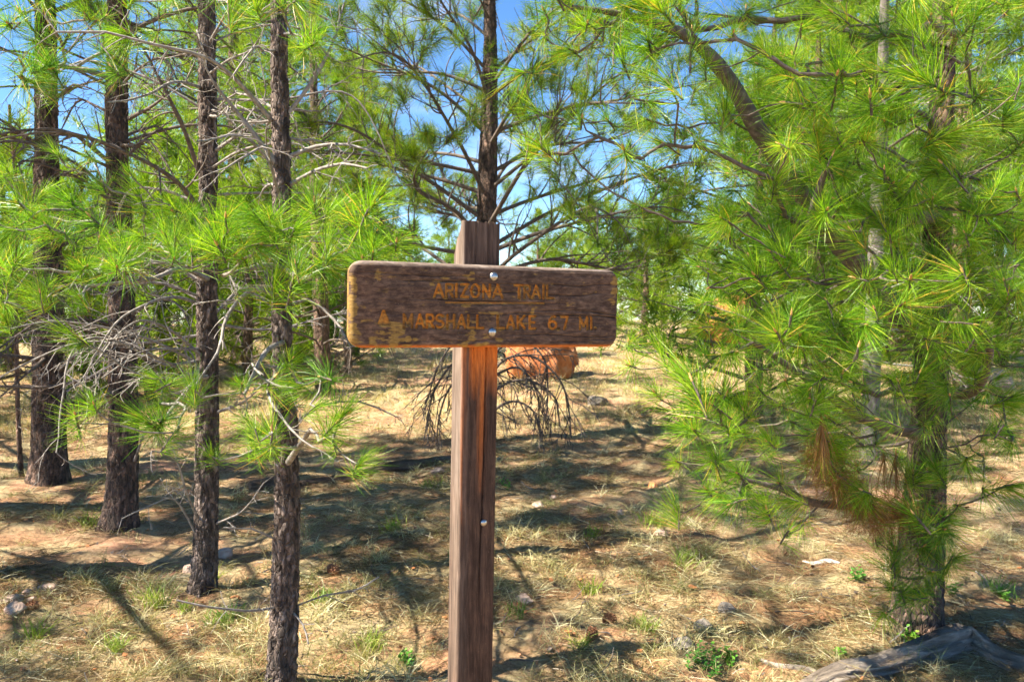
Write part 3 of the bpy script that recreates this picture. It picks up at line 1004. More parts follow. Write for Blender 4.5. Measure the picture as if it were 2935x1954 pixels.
class Pine:
    def __init__(self, name, label, path, mat, amp=0.005, sides=44, dz=0.018, flare=0.35, seed=1, group=None):
        self.base = np.array(path[0][:3])
        self.root = thing(name, label, 'pine tree', Vector(self.base), group)
        self.path = catmull(path, 0.08)
        self.rng = np.random.default_rng(seed)
        self.rest = []
        self.trunk = trunk_mesh(path, sides, dz, amp, seed, mat, flare, parent=self.root)

    def on(self, z):
        P = self.path
        return np.array([np.interp(z, P[:, 2], P[:, c]) for c in range(4)])

    def branch(self, mb, mats=None):
        return mb.build('branch', mats or [TWIG], self.root)

    def dead(self, count, zlo, zhi, Llo, Lhi, toward=None, twigs=9, mat=None, rise=0.25, rel=0.16):
        """bare lower limbs that curve out of the trunk"""
        for c in range(count):
            z = self.rng.uniform(zlo, zhi)
            p = self.on(z)
            a = self.rng.uniform(0, 2 * math.pi)
            d = np.array([math.cos(a), math.sin(a), 0])
            if toward is not None and self.rng.random() < 0.6:
                d = unit(d * 0.8 + toward)
            L = self.rng.uniform(Llo, Lhi)
            up = self.rng.uniform(-0.1, rise)
            q = [p[:3] + d * p[3] * 0.6, p[:3] + d * L * 0.35 + [0, 0, L * up * 0.8], p[:3] + d * L * 0.7 + [0, 0, L * up] + self.rng.normal(0, .05 * L, 3),
                 p[:3] + d * L + [0, 0, L * (up - self.rng.uniform(0.0, 0.35))] + self.rng.normal(0, .08 * L, 3)]
            mb = MB()
            dead_limb(mb, q, max(0.005, p[3] * rel), self.rng, twigs)
            self.branch(mb, mat)

    def grow(self, targets, seeds=(), alpha=0.55, tip_r=0.0026, step=0.045, jit=0.010, up=0.75, out=0.7, mats=None, wig=1.0):
        """connect tuft targets (x,y,z,scale) to the trunk through forking limbs; every limb that leaves the trunk is one branch"""
        rng = self.rng
        P = self.path[self.path[:, 2] < 6]
        pos = [p[:3] for p in P]; par = [-1] * len(P); plen = [0.0] * len(P); own = [-1] * len(P); rad0 = {}
        chains, owner_n = [], 0
        for s in seeds:
            q = catmull(s, step)
            d = np.linalg.norm(P[:, :3] - q[0, :3], axis=1)
            prev = int(d.argmin()); idx = [prev]
            for r in q:
                pos.append(r[:3]); par.append(prev); plen.append(plen[prev] + step); own.append(owner_n)
                prev = len(pos) - 1; idx.append(prev); rad0[prev] = r[3]
            chains.append((owner_n, idx)); owner_n += 1
        tr = np.array([p[:3] for p in P])
        T = np.array(targets)
        dist = np.array([np.linalg.norm(tr - t[:3], axis=1).min() for t in T])
        tips = []
        for ti in np.argsort(dist):
            t = T[ti, :3]
            A = np.array(pos); pl = np.array(plen)
            dv = t - A
            D = np.linalg.norm(dv, axis=1)
            drop = np.maximum(0, A[:, 2] - t[2]) * 0.5
            cost = D + alpha * pl + drop + np.where(np.array(own) < 0, 0.10, 0)
            k = int(cost.argmin())
            L = D[k]
            outd = t - tr[np.linalg.norm(tr - t, axis=1).argmin()]; outd[2] *= 0.4
            td = unit(unit(outd) * out + np.array([0, 0, up]) + rng.normal(0, 0.45, 3))
            sag = np.array([0, 0, -0.10 * L])
            c1 = A[k] + dv[k] * 0.33 + sag + rng.normal(0, 0.05 * L * wig, 3)
            c2 = t - td * 0.30 * L
            m = max(3, int(L / step))
            u = np.linspace(0, 1, m + 1)[1:, None]
            B = (1 - u) ** 3 * A[k] + 3 * (1 - u) ** 2 * u * c1 + 3 * (1 - u) * u ** 2 * c2 + u ** 3 * t
            B[:-1] += rng.normal(0, jit, B[:-1].shape) * 0.5
            o = own[k]
            if o < 0:
                o = owner_n; owner_n += 1
            prev = k; idx = [k]
            for b in B:
                pos.append(b); par.append(prev); plen.append(plen[prev] + L / m); own.append(o)
                prev = len(pos) - 1; idx.append(prev)
            chains.append((o, idx))
            tips.append((o, prev, td, T[ti, 3]))
        n = len(pos)
        acc = np.zeros(n)
        for _, k, _, _ in tips: acc[k] += tip_r ** 2.3
        for k in range(n - 1, -1, -1):
            if par[k] >= 0: acc[par[k]] += acc[k]
        rad = acc ** (1 / 2.3)
        for k, r in rad0.items(): rad[k] = max(rad[k], r)
        mbs = {}
        pos = np.array(pos)
        for o, idx in chains:
            mb = mbs.setdefault(o, MB())
            r = rad[idx].copy(); r[0] = min(r[0], r[1] * 1.1)
            pt = pos[idx]
            v, f = tube_arrays(pt, np.maximum(r, 0.0018), 6 if r.max() < 0.012 else 10, wob=0.12)
            mb.add(v, f)
            if r.max() < 0.02 and len(idx) > 5 and self.rng.random() < 0.7:
                twigs_on(mb, pt, 0.004, rng, int(rng.integers(1, 4)), 0.05, 0.4, 1, 0.12, -0.01, 3)
        objs = {o: self.branch(mb, mats) for o, mb in mbs.items()}
        for o, k, td, s in tips:
            put_tuft(pos[k], td, objs[o], s * rng.uniform(0.60, 1.04), False, self.root.name, self.rest)
        return objs

    def crown(self, zlo, zhi, rad, n_br, n_tuft, needles=34, L=0.17, width=0.0042, elev=(0.1, 0.6), parts=0, sun_gap=None, mats=None):
        """whorls of live limbs; the first `parts` limbs (lowest, in view) are parts with their tufts, the others join the crown"""
        rng = self.rng
        tp, ta = [], []
        mbw = MB()
        zs = np.sort(rng.uniform(zlo, zhi, n_br))
        for bi, z in enumerate(zs):
            p = self.on(z)
            frac = (z - zlo) / max(zhi - zlo, 1e-6)
            Lb = rad * (1 - frac) ** 0.7 * rng.uniform(0.65, 1.1) + 0.15
            a = bi * 2.399 + rng.normal(0, 0.3)
            d = np.array([math.cos(a), math.sin(a), 0])
            e = rng.uniform(*elev)
            q = [p[:3], p[:3] + d * Lb * 0.30 + [0, 0, Lb * e * 0.48], p[:3] + d * Lb * 0.68 + [0, 0, Lb * e * 0.85] + rng.normal(0, .05 * Lb, 3), p[:3] + d * Lb + [0, 0, Lb * e * 0.88] + rng.normal(0, .07 * Lb, 3)]
            main = catmull(q, 0.10)
            mine = bi < parts
            mb = MB() if mine else mbw
            r0 = max(0.006, p[3] * 0.24)
            v, f = tube_arrays(main, np.linspace(r0, 0.004, len(main)), 6 if mine else 4)
            mb.add(v, f)
            tips = [(main[-1], unit(main[-1] - main[-2]))]
            twigs_on(mb, main, r0, rng, max(2, int(n_tuft * (0.8 if mine else 1))), 0.25, 0.42, 2 if mine else 1, 0.08, 0.03, 4 if mine else 3, tips, np.array([0, 0, 0.35]), 0.0025)
            if mine:
                o = self.branch(mb, mats or [TWIG_BROWN])
                for tpos, td in tips[:46]:
                    put_tuft(tpos, unit(td + [0, 0, 0.5]), o, rng.uniform(0.75, 1.1), True, self.root.name, self.rest)
            else:
                for tpos, td in tips:
                    tp.append(tpos); ta.append(unit(td + [0, 0, 0.5]))
        if not tp: return
        mb = MB()
        tuft_arrays(mb, np.array(tp), np.array(ta), needles, L, width, 1, rng, 10, 95, 0.12, droop=0.03)
        o = mb.build('crown', [NEEDLE_FAR], self.root); o['kind'] = 'stuff'
        o = mbw.build('upper_limbs', mats or [TWIG_BROWN], self.root); o['kind'] = 'stuff'


def path_px(rows, Y, zmin=None, top=None, lean=0.0):
    """trunk path from photograph rows (px, py, width px) at depth Y, continued straight to height top"""
    out = []
    for px, py, w in rows:
        p = at(px, py, Y)
        out.append([p[0], p[1], p[2], w * Y / FPX / 2])
    out = np.array(out)
    out[0, 2] = gz(out[0, 0], out[0, 1]) - 0.05
    if top:
        r = out[-1, 3]; z = out[-1, 2]; x = out[-1, 0]
        for k in range(1, 5):
            q = k / 4
            out = np.vstack([out, [x + lean * (top - z) * q, out[-1, 1] + random.uniform(-.03, .03), z + (top - z) * q, max(0.012, r * (1 - 0.85 * q))]])
    return out


def px(*pts):
    return [at(*p) for p in pts]


T1 = Pine('pine_tree', 'thick dark trunked pine at the far left edge', path_px([(138, 1395, 100), (140, 1250, 92), (140, 900, 82), (134, 500, 66), (132, 300, 60), (130, 50, 54)], 6.15, top=8.5), BARK_OLD, 0.009, 52, 0.03, 0.4, seed=21)
T2 = Pine('pine_tree', 'reddish brown trunked pine second from the left', path_px([(340, 1505, 92), (352, 1330, 84), (352, 1000, 76), (338, 500, 64), (334, 300, 60), (336, 50, 54)], 5.05, top=8.0), BARK_OLD, 0.007, 52, 0.024, 0.45, seed=22)
T3 = Pine('pine_tree', 'slim rough barked pine with its base in sunlit litter, third from the left', path_px([(578, 1690, 72), (590, 1560, 70), (594, 1200, 63), (594, 800, 59), (597, 500, 53), (594, 250, 50), (592, 0, 46)], 3.93, top=6.6), BARK, 0.0085, 56, 0.016, 0.45, seed=23)
T4 = Pine('pine_tree', 'slim pine nearest the sign on the left, its base below the picture', path_px([(806, 2060, 86), (812, 1850, 84), (822, 1500, 76), (818, 1200, 68), (808, 900, 60), (808, 560, 53), (803, 300, 52), (798, 0, 45)], 2.88, top=5.6), BARK, 0.0075, 60, 0.011, 0.20, seed=24)
T5 = Pine('pine_tree', 'open branched pine rising straight behind the sign post', path_px([(1380, 1270, 70), (1386, 900, 64), (1396, 560, 56), (1403, 300, 46), (1405, 100, 38), (1400, -80, 34)], 8.0, top=7.0), BARK_OLD, 0.009, 30, 0.04, 0.2, seed=25)
T6 = Pine('pine_tree', 'thin shadowed pine between the slim pine and the sign', path_px([(926, 1090, 50), (920, 900, 45), (906, 600, 34), (900, 300, 24), (896, 0, 20)], 11.5, top=7.5), BARK_FAR, 0.010, 24, 0.06, 0.1, seed=26)
T7 = Pine('pine_sapling', 'pencil thin pine sapling left of the thick dark trunk', path_px([(62, 1362, 16), (52, 1200, 13), (46, 900, 11), (48, 760, 9), (50, 560, 7)], 6.4, top=3.0), BARK_FAR, 0.002, 12, 0.05, 0.0, seed=27)
T8 = Pine('pine_tree', 'pale grey slender trunk behind the right hand foliage', path_px([(2490, 1330, 52), (2505, 900, 46), (2512, 650, 42), (2524, 430, 38), (2530, 200, 30)], 7.0, top=6.0), TWIG_GREY, 0.006, 24, 0.04, 0.1, seed=28)
T9 = Pine('pine_tree', 'bushy pine with long drooping needles on the right side', path_px([(2622, 1818, 140), (2636, 1650, 128), (2650, 1400, 112), (2668, 1100, 98), (2685, 700, 80), (2700, 300, 66), (2705, 0, 56)], 3.4, top=5.5), BARK_OLD, 0.007, 56, 0.02, 0.25, seed=29)

# ---- near left foliage, limbs of the two nearest slim pines
left4 = [(807, 675, 2.45), (780, 590, 2.5), (660, 640, 2.45), (909, 731, 2.35), (773, 841, 2.4), (824, 1049, 2.4), (921, 1138, 2.3), (696, 1177, 2.45), (713, 1253, 2.45), (850, 1215, 2.35), (943, 1262, 2.3),
         (1067, 628, 2.25), (1025, 735, 2.2), (1105, 690, 2.3), (1140, 720, 2.3), (603, 1092, 2.4), (720, 690, 2.4), (860, 655, 2.4), (980, 690, 2.35), (735, 620, 2.5), (690, 720, 2.35), (840, 760, 2.3),
         (600, 690, 2.4), (560, 660, 2.5), (535, 743, 2.3), (1000, 1180, 2.4), (880, 1100, 2.5), (760, 1130, 2.5), (660, 1290, 2.6), (1020, 1250, 2.35), (965, 620, 2.5), (900, 610, 2.6), (640, 780, 2.4), (940, 790, 2.35)]
left3 = [(352, 697, 2.7), (212, 752, 2.6), (85, 815, 2.5), (17, 667, 2.6), (204, 968, 2.55), (497, 1083, 2.7), (212, 1193, 2.5), (446, 1185, 2.7), (510, 1206, 2.7), (340, 545, 2.9), (161, 569, 2.8), (190, 460, 2.8),
         (42, 586, 2.7), (420, 640, 2.7), (300, 640, 2.8), (130, 680, 2.7), (470, 700, 2.6), (60, 740, 2.6), (400, 760, 2.6), (260, 690, 2.7), (110, 610, 2.9), (460, 590, 2.9), (390, 570, 3.0), (240, 600, 3.0), (10, 860, 2.6),
         (140, 850, 2.6), (0, 500, 2.9), (80, 640, 2.6), (500, 640, 2.7), (430, 1110, 2.8), (20, 770, 2.7), (180, 660, 2.7), (320, 740, 2.6)]
leftT = [(130, 190, 2.5), (95, 90, 2.6), (180, 30, 2.7), (340, 60, 2.9), (410, 30, 3.0), (330, 200, 3.0), (300, 20, 2.9), (30, 40, 2.6), (60, 260, 2.8), (240, 110, 3.0), (15, 150, 2.7), (480, 10, 3.1), (720, 20, 2.6), (910, 90, 2.6),
         (340, 150, 3.1), (100, 20, 2.7), (560, 60, 3.3), (860, 40, 2.7), (640, 30, 3.0), (210, 210, 2.9), (20, 330, 2.9), (960, 30, 2.6), (420, 120, 3.3)]


def to_targets(lst, rng, jitter=0.03, s=(0.85, 1.1), more=0.9):
    out = [[*(at(a, b, Y) + rng.normal(0, jitter, 3)), rng.uniform(*s) * (0.92 if b > 950 else 1.0)] for a, b, Y in lst]
    for a, b, Y in lst:
        if rng.random() < (more if b < 950 else 0.55):
            out.append([*(at(a + rng.normal(0, 55), b + rng.normal(0, 32), Y + rng.normal(0, 0.15))), rng.uniform(0.6, 0.95)])
    return out


def pxr(rows):
    return np.array([[*at(a, b, Y), r] for a, b, Y, r in rows])


rg = np.random.default_rng(3)
T4.grow(to_targets(left4, rg), seeds=[pxr([(812, 770, 2.86, .011), (760, 760, 2.7, .009), (640, 790, 2.5, .006)]), pxr([(815, 770, 2.86, .010), (870, 800, 2.65, .008), (960, 760, 2.45, .005)]),
                                      pxr([(822, 1330, 2.86, .013), (850, 1290, 2.75, .011), (890, 1230, 2.55, .007)]), pxr([(812, 980, 2.86, .010), (760, 1010, 2.65, .008), (700, 1130, 2.5, .005)])], up=0.85, out=0.45, alpha=0.5)
T3.grow(to_targets(left3, rg), seeds=[pxr([(596, 800, 3.92, .014), (520, 770, 3.3, .010), (430, 800, 2.85, .008), (250, 820, 2.65, .005)]), pxr([(594, 1080, 3.92, .012), (560, 1090, 3.4, .009), (470, 1200, 2.9, .006)]),
                                      pxr([(596, 700, 3.92, .012), (480, 700, 3.3, .010), (300, 740, 2.9, .007)])], up=0.85, out=0.35, alpha=0.5)
T2.grow(to_targets(leftT[:12] + leftT[14:15], rg), up=0.7, out=0.4, alpha=0.6, seeds=[pxr([(336, 230, 5.0, .02), (240, 200, 4.0, .014), (170, 190, 3.1, .008)])])
T4.grow(to_targets([leftT[12], leftT[13], leftT[17], leftT[18]], rg), up=0.7, out=0.5, alpha=0.6)

# ---- long bare limbs that can be followed one by one
bare = [
    (T4, [(777, 344, 2.86), (700, 255, 2.75), (594, 170, 2.6), (425, 132, 2.5), (297, 106, 2.45), (161, 112, 2.4)], 0.008, 12),
    (T4, [(790, 467, 2.86), (680, 323, 2.8), (610, 238, 2.75), (570, 150, 2.7)], 0.011, 9),
    (T4, [(805, 352, 2.88), (892, 238, 2.9), (950, 130, 2.95), (977, 20, 3.0)], 0.010, 9),
    (T4, [(828, 450, 2.88), (910, 418, 2.85), (1000, 412, 2.8), (1100, 440, 2.75)], 0.009, 10),
    (T4, [(830, 530, 2.88), (900, 490, 2.8), (980, 470, 2.7), (1050, 480, 2.6)], 0.008, 10),
    (T4, [(780, 470, 2.86), (700, 390, 2.7), (620, 395, 2.6), (570, 400, 2.5)], 0.006, 6),
    (T4, [(800, 850, 2.86), (720, 830, 2.7), (650, 900, 2.6), (620, 1010, 2.5), (560, 1100, 2.45)], 0.009, 10),
    (T4, [(815, 1040, 2.86), (770, 1120, 2.6), (840, 1230, 2.4), (905, 1285, 2.35)], 0.006, 6),
    (T4, [(795, 1740, 2.86), (700, 1750, 2.7), (600, 1735, 2.6), (500, 1715, 2.55)], 0.005, 4),
    (T4, [(830, 1745, 2.88), (870, 1790, 2.8), (885, 1850, 2.75)], 0.004, 2),
    (T4, [(838, 1740, 2.9), (930, 1705, 2.95), (1010, 1690, 3.0), (1080, 1650, 3.05)], 0.0035, 3),
    (T4, [(790, 1545, 2.86), (720, 1515, 2.8), (640, 1510, 2.75)], 0.004, 4),
    (T4, [(800, 890, 2.88), (880, 860, 3.0), (960, 920, 3.0), (1010, 1000, 2.9)], 0.008, 10),
    (T3, [(569, 488, 3.92), (531, 382, 3.8), (488, 289, 3.7), (408, 144, 3.6), (330, 20, 3.5)], 0.014, 10),
    (T3, [(569, 594, 3.92), (510, 526, 3.7), (425, 467, 3.5), (255, 390, 3.3), (100, 370, 3.2), (-40, 395, 3.1)], 0.013, 14),
    (T3, [(620, 430, 3.92), (690, 380, 3.8), (760, 320, 3.6)], 0.010, 8),
    (T3, [(575, 250, 3.92), (500, 235, 3.5), (400, 280, 3.2), (300, 295, 3.0)], 0.009, 9),
    (T3, [(570, 870, 3.92), (500, 850, 3.6), (420, 870, 3.3), (320, 930, 3.1), (230, 1075, 3.0)], 0.010, 12),
    (T3, [(575, 1000, 3.92), (480, 1000, 3.5), (400, 1010, 3.3), (300, 1080, 3.1)], 0.009, 10),
    (T3, [(570, 1490, 3.92), (530, 1400, 3.7), (500, 1310, 3.6), (430, 1280, 3.5)], 0.007, 8),
    (T3, [(620, 1500, 3.92), (700, 1460, 3.7), (760, 1380, 3.6)], 0.006, 6),
    (T3, [(568, 1540, 3.92), (500, 1430, 3.8), (420, 1450, 3.6), (345, 1485, 3.5)], 0.006, 6),
    (T3, [(625, 1180, 3.9), (700, 1150, 3.7), (760, 1090, 3.6)], 0.008, 8),
    (T2, [(320, 470, 5.0), (200, 380, 4.6), (80, 370, 4.3), (-30, 390, 4.1)], 0.016, 12),
    (T2, [(370, 340, 5.0), (440, 300, 4.8), (520, 230, 4.5)], 0.014, 9),
    (T2, [(360, 450, 5.0), (430, 390, 5.0), (500, 340, 5.0)], 0.014, 9),
    (T2, [(380, 900, 5.0), (450, 860, 4.8), (520, 880, 4.6), (560, 960, 4.4)], 0.013, 12),
    (T2, [(320, 1030, 5.0), (240, 1000, 4.7), (170, 1060, 4.5)], 0.010, 9),
    (T2, [(385, 1320, 5.0), (420, 1230, 4.8), (450, 1180, 4.6)], 0.008, 7),
    (T1, [(110, 420, 6.1), (50, 380, 5.8), (-30, 360, 5.5)], 0.022, 10),
    (T1, [(160, 280, 6.1), (220, 250, 5.8), (300, 225, 5.6)], 0.020, 9),
    (T1, [(170, 1060, 6.1), (220, 1010, 5.9), (300, 890, 5.6)], 0.020, 9),
    (T6, [(905, 520, 11.5), (960, 470, 11.2), (1060, 500, 10.8)], 0.02, 10),
]
for tree, pts, r0, tw in bare:
    mb = MB()
    dead_limb(mb, px(*pts), r0, tree.rng, tw, 2)
    tree.branch(mb, [TWIG] if r0 < 0.0125 else [TWIG_BROWN])

tow = np.array([0, -0.6, 0])
T1.dead(24, 0.9, 4.0, 0.6, 1.3, tow, 10, [TWIG_BROWN])
T2.dead(34, 0.8, 3.7, 0.5, 1.35, tow, 15, [TWIG_BROWN])
T3.dead(32, 0.9, 2.9, 0.35, 1.05, tow, 13)
T4.dead(14, 0.95, 2.5, 0.2, 0.6, None, 10)
T6.dead(36, 0.2, 4.0, 0.5, 1.9, None, 15, [TWIG_BROWN])
T7.dead(10, 0.3, 2.4, 0.2, 0.5, None, 4, [TWIG_BROWN], rel=0.3)
T8.dead(12, 0.8, 3.6, 0.4, 1.0, None, 8)

# ---- live crowns
T1.crown(3.4, 8.4, 1.7, 46, 10, parts=9)
T2.crown(3.1, 7.9, 1.6, 46, 10, parts=9)
T3.crown(2.9, 6.5, 1.3, 28, 9, needles=34)
T4.crown(2.75, 5.5, 1.2, 30, 10, needles=34)
T5.crown(1.5, 6.9, 2.6, 64, 19, parts=34, elev=(0.05, 0.55))
T6.crown(2.6, 7.4, 1.8, 34, 9, parts=12)
T7.crown(1.0, 3.0, 0.5, 14, 3, parts=8)
T8.crown(2.4, 6.0, 1.3, 24, 8, parts=10)

# ---- the bushy pine on the right
r9 = np.random.default_rng(43)
right = [(2255, 985, 2.45, 1.15), (2185, 800, 2.5, 1.1), (2510, 930, 2.45, 1.1), (2610, 820, 2.45, 1.15), (2755, 790, 2.4, 1.15), (2250, 755, 2.55, 1), (2300, 945, 2.55, 1), (2420, 880, 2.55, 1), (2035, 820, 2.6, 1), (1965, 1090, 2.45, 1.05),
         (1985, 1180, 2.55, 1), (2450, 1015, 2.5, 1), (2560, 1090, 2.55, 1), (2330, 1130, 2.6, 1), (2525, 1215, 2.5, 1.1), (2340, 1160, 2.7, 1), (2440, 690, 2.6, 1), (2590, 700, 2.7, 1), (2060, 640, 2.5, 1.05), (2130, 610, 2.7, 1),
         (2200, 640, 2.7, 1), (1900, 1000, 2.6, .95), (1830, 1050, 2.6, .9), (1800, 960, 2.7, .9), (2390, 1310, 2.75, 1), (2110, 1390, 2.75, 1), (2190, 1460, 2.8, 1), (2300, 1520, 2.8, .95), (2060, 1310, 2.8, .9), (2620, 1480, 2.9, 1.2), (2560, 1680, 3.0, 1.15),
         (2660, 1580, 3.1, 1.1), (2640, 1700, 3.1, 1.1), (2600, 1600, 3.0, 1), (2760, 1310, 2.8, 1), (2860, 1260, 2.8, 1), (2800, 1400, 2.9, .95), (2900, 1380, 2.9, .9), (2700, 1450, 3.0, 1),
         (2095, 85, 2.5, 1.1), (2180, 160, 2.5, 1.1), (2305, 55, 2.6, 1.1), (2365, 210, 2.5, 1.15), (2365, 275, 2.6, 1.1), (2480, 320, 2.5, 1.1), (2580, 110, 2.6, 1.1), (2635, 205, 2.5, 1.15), (2610, 225, 2.6, 1.05), (2540, 275, 2.6, 1.05),
         (2720, 50, 2.6, 1.05), (2910, 255, 2.5, 1.1), (2015, 180, 2.6, 1), (2060, 325, 2.6, 1), (2000, 425, 2.6, .95), (2190, 515, 2.6, 1), (2400, 510, 2.6, 1), (2340, 430, 2.7, 1), (2460, 560, 2.7, 1), (2820, 470, 2.7, 1), (2880, 530, 2.7, 1),
         (2240, 200, 2.7, 1.05), (2720, 370, 2.6, 1), (2660, 380, 2.7, 1), (2700, 470, 2.8, 1), (2760, 560, 2.7, 1), (2850, 650, 2.6, 1), (2900, 830, 2.6, 1), (2880, 930, 2.7, 1), (2920, 1060, 2.7, 1), (2780, 960, 2.8, .95), (2660, 960, 2.6, 1.05), (2700, 1060, 2.8, .95),
         (1488, 195, 2.5, .95), (1696, 76, 2.5, 1.05), (1832, 119, 2.5, 1), (1921, 187, 2.4, 1.05), (1785, 208, 2.5, .95), (1722, 314, 2.45, 1), (1870, 340, 2.4, 1.05), (1492, 408, 2.6, .9), (1594, 416, 2.5, .95), (1773, 412, 2.4, 1.15),
         (1540, 40, 2.7, .95), (1620, 130, 2.6, .9), (1880, 30, 2.5, 1), (1960, 20, 2.5, 1), (1760, 0, 2.6, 1), (1560, 120, 2.7, .85), (1900, 430, 2.6, .85), (1830, 560, 2.7, .8), (1990, 90, 2.5, 1)]
fill = []
polys = [(1820, 2480, 900, 1420, 34, 2.45, 3.0), (2200, 2560, 120, 820, 24, 2.4, 2.85), (2500, 2935, 300, 1000, 30, 2.4, 2.9), (2530, 2730, 1320, 1760, 26, 2.95, 3.2), (1930, 2480, 1200, 1480, 26, 2.65, 3.1), (2040, 2935, -60, 620, 118, 2.6, 3.7), (1990, 2935, 560, 1000, 90, 2.55, 3.7), (2050, 2935, 1000, 1340, 70, 2.6, 3.8), (1560, 2000, -80, 130, 22, 2.5, 3.2), (1450, 1900, 100, 450, 7, 2.5, 3.0), (2250, 2900, -500, -80, 26, 2.6, 3.6)]
for x0, x1, y0, y1, n, d0, d1 in polys:
    for k in range(n):
        fill.append((r9.uniform(x0, x1), r9.uniform(y0, y1), r9.uniform(d0, d1), r9.uniform(0.85, 1.1)))
tg = [[*(at(a, b, Y) + r9.normal(0, 0.02, 3)), s] for a, b, Y, s in right + fill]
limb_a = pxr([(2672, 1000, 3.4, .050), (2480, 790, 3.3, .044), (2290, 545, 3.15, .038), (2180, 385, 3.05, .034), (2080, 215, 2.95, .028), (1960, 100, 2.8, .020), (1790, 45, 2.65, .012), (1640, 20, 2.6, .006)])
limb_b = pxr([(2650, 1480, 3.38, .026), (2560, 1475, 3.2, .022), (2450, 1450, 3.05, .019), (2330, 1440, 2.95, .015), (2240, 1400, 2.85, .012), (2120, 1370, 2.8, .006)])
limb_c = pxr([(2660, 1250, 3.38, .030), (2480, 1200, 3.0, .022), (2320, 1090, 2.8, .014), (2160, 980, 2.7, .008)])
limb_d = pxr([(2665, 1120, 3.36, .028), (2790, 1120, 3.0, .020), (2835, 1000, 2.8, .016), (2800, 930, 2.7, .010)])
limb_e = pxr([(2690, 620, 3.38, .03), (2480, 640, 3.0, .02), (2330, 640, 2.8, .014), (2365, 490, 2.7, .010)])
T9.grow(tg, seeds=[limb_a, limb_b, limb_c, limb_d, limb_e], alpha=0.45, up=0.55, out=0.55, mats=[TWIG_BROWN])
T9.crown(3.1, 5.4, 1.1, 12, 7)
for t_, mm_ in ((T1, NMF), (T2, NM), (T3, NM), (T4, NM), (T5, NMF), (T6, NMF), (T8, NMF), (T9, NM)):
    rest_foliage(t_.rest, t_.root, mm_)
# brown dead needles caught on the low limb
mb = MB()
lb = catmull(limb_b, 0.02)
K = 135
dl = catmull(pxr([(2350, 1270, 2.75, 0), (2400, 1370, 2.85, 0), (2450, 1440, 2.95, 0), (2540, 1470, 3.1, 0), (2600, 1440, 3.2, 0)]), 0.02)
ii = r9.integers(0, len(dl), K)
ppos = dl[ii, :3] + r9.normal(0, 0.035, (K, 3))
tuft_arrays(mb, ppos, unit(r9.normal(0, 1, (K, 3)) + np.array([-0.3, -0.2, 0.2])), 18, 0.095, 0.0018, 2, r9, 20, 120, 0.03, droop=0.25)
for c, n in (((2350, 1215, 2.7), 2), ((2545, 1340, 3.0), 2)):
    tuft_arrays(mb, at(*c) + r9.normal(0, 0.02, (n, 3)), np.tile(unit(np.array([[0, -0.1, -1.0]])), (n, 1)), 45, 0.13, 0.0017, 2, r9, 4, 32, 0.07, droop=0.3)
o = mb.build('dead_needles', [DEAD_NEEDLE], T9.root); o['kind'] = 'stuff'; o['label'] = 'rust brown dead needles caught on the low limb'


# ------------------------------------------------------------------ distant pines
def far_pine_template(seed, h, rad, zlo, dens=9.0):
    rng = np.random.default_rng(seed)
    path = np.array([[0, 0, -0.3, 0.02 * h + 0.03], [rng.normal(0, .05), rng.normal(0, .05), h * 0.4, 0.015 * h + 0.02], [rng.normal(0, .1), rng.normal(0, .1), h * 0.8, 0.008 * h], [0, 0, h, 0.015]])
    P = catmull(path, 0.25)
    v, f = tube_arrays(P[:, :3], P[:, 3], 10, wob=0.15, seed=seed)
    tm = MB().add(v, f).mesh('trunk', [BARK_FAR])
    mbw, tp, ta = MB(), [], []
    nb = int(h * dens)
    for bi in range(nb):
        z = zlo + (h - zlo) * (bi + rng.random()) / nb
        fr = (z - zlo) / (h - zlo)
        Lb = rad * (math.sin(math.pi * min(1, fr * 0.75 + 0.25)) ** 0.8) * rng.uniform(0.55, 1.15) + 0.15
        a = bi * 2.399 + rng.normal(0, .4); d = np.array([math.cos(a), math.sin(a), 0]); e = rng.uniform(0.0, 0.55)
        c = np.array([np.interp(z, P[:, 2], P[:, 0]), np.interp(z, P[:, 2], P[:, 1]), z])
        q = [c, c + d * Lb * .4 + [0, 0, Lb * e * .35], c + d * Lb + [0, 0, Lb * e] + rng.normal(0, .06 * Lb, 3)]
        main = catmull(q, 0.2)
        v, f = tube_arrays(main, np.linspace(0.006 * h * (1 - fr) + 0.008, 0.005, len(main)), 4); mbw.add(v, f)
        tips = [(main[-1], unit(main[-1] - main[-2]))]
        twigs_on(mbw, main, 0.012, rng, int(5 + 7 * Lb / 1.5), 0.15, 0.45, 1, 0.1, 0.03, 3, tips, np.array([0, 0, 0.3]), 0.004)
        for t_, d_ in tips:
            tp.append(t_); ta.append(unit(d_ + [0, 0, 0.5]))
    lm = mbw.mesh('limbs', [TWIG_BROWN])
    mb = MB()
    tuft_arrays(mb, np.array(tp), np.array(ta), 34, 0.22, 0.011, 1, rng, 8, 105, 0.26, droop=0.02)
    cm = mb.mesh('crown', [NEEDLE_FAR])
    return tm, lm, cm, path[0]


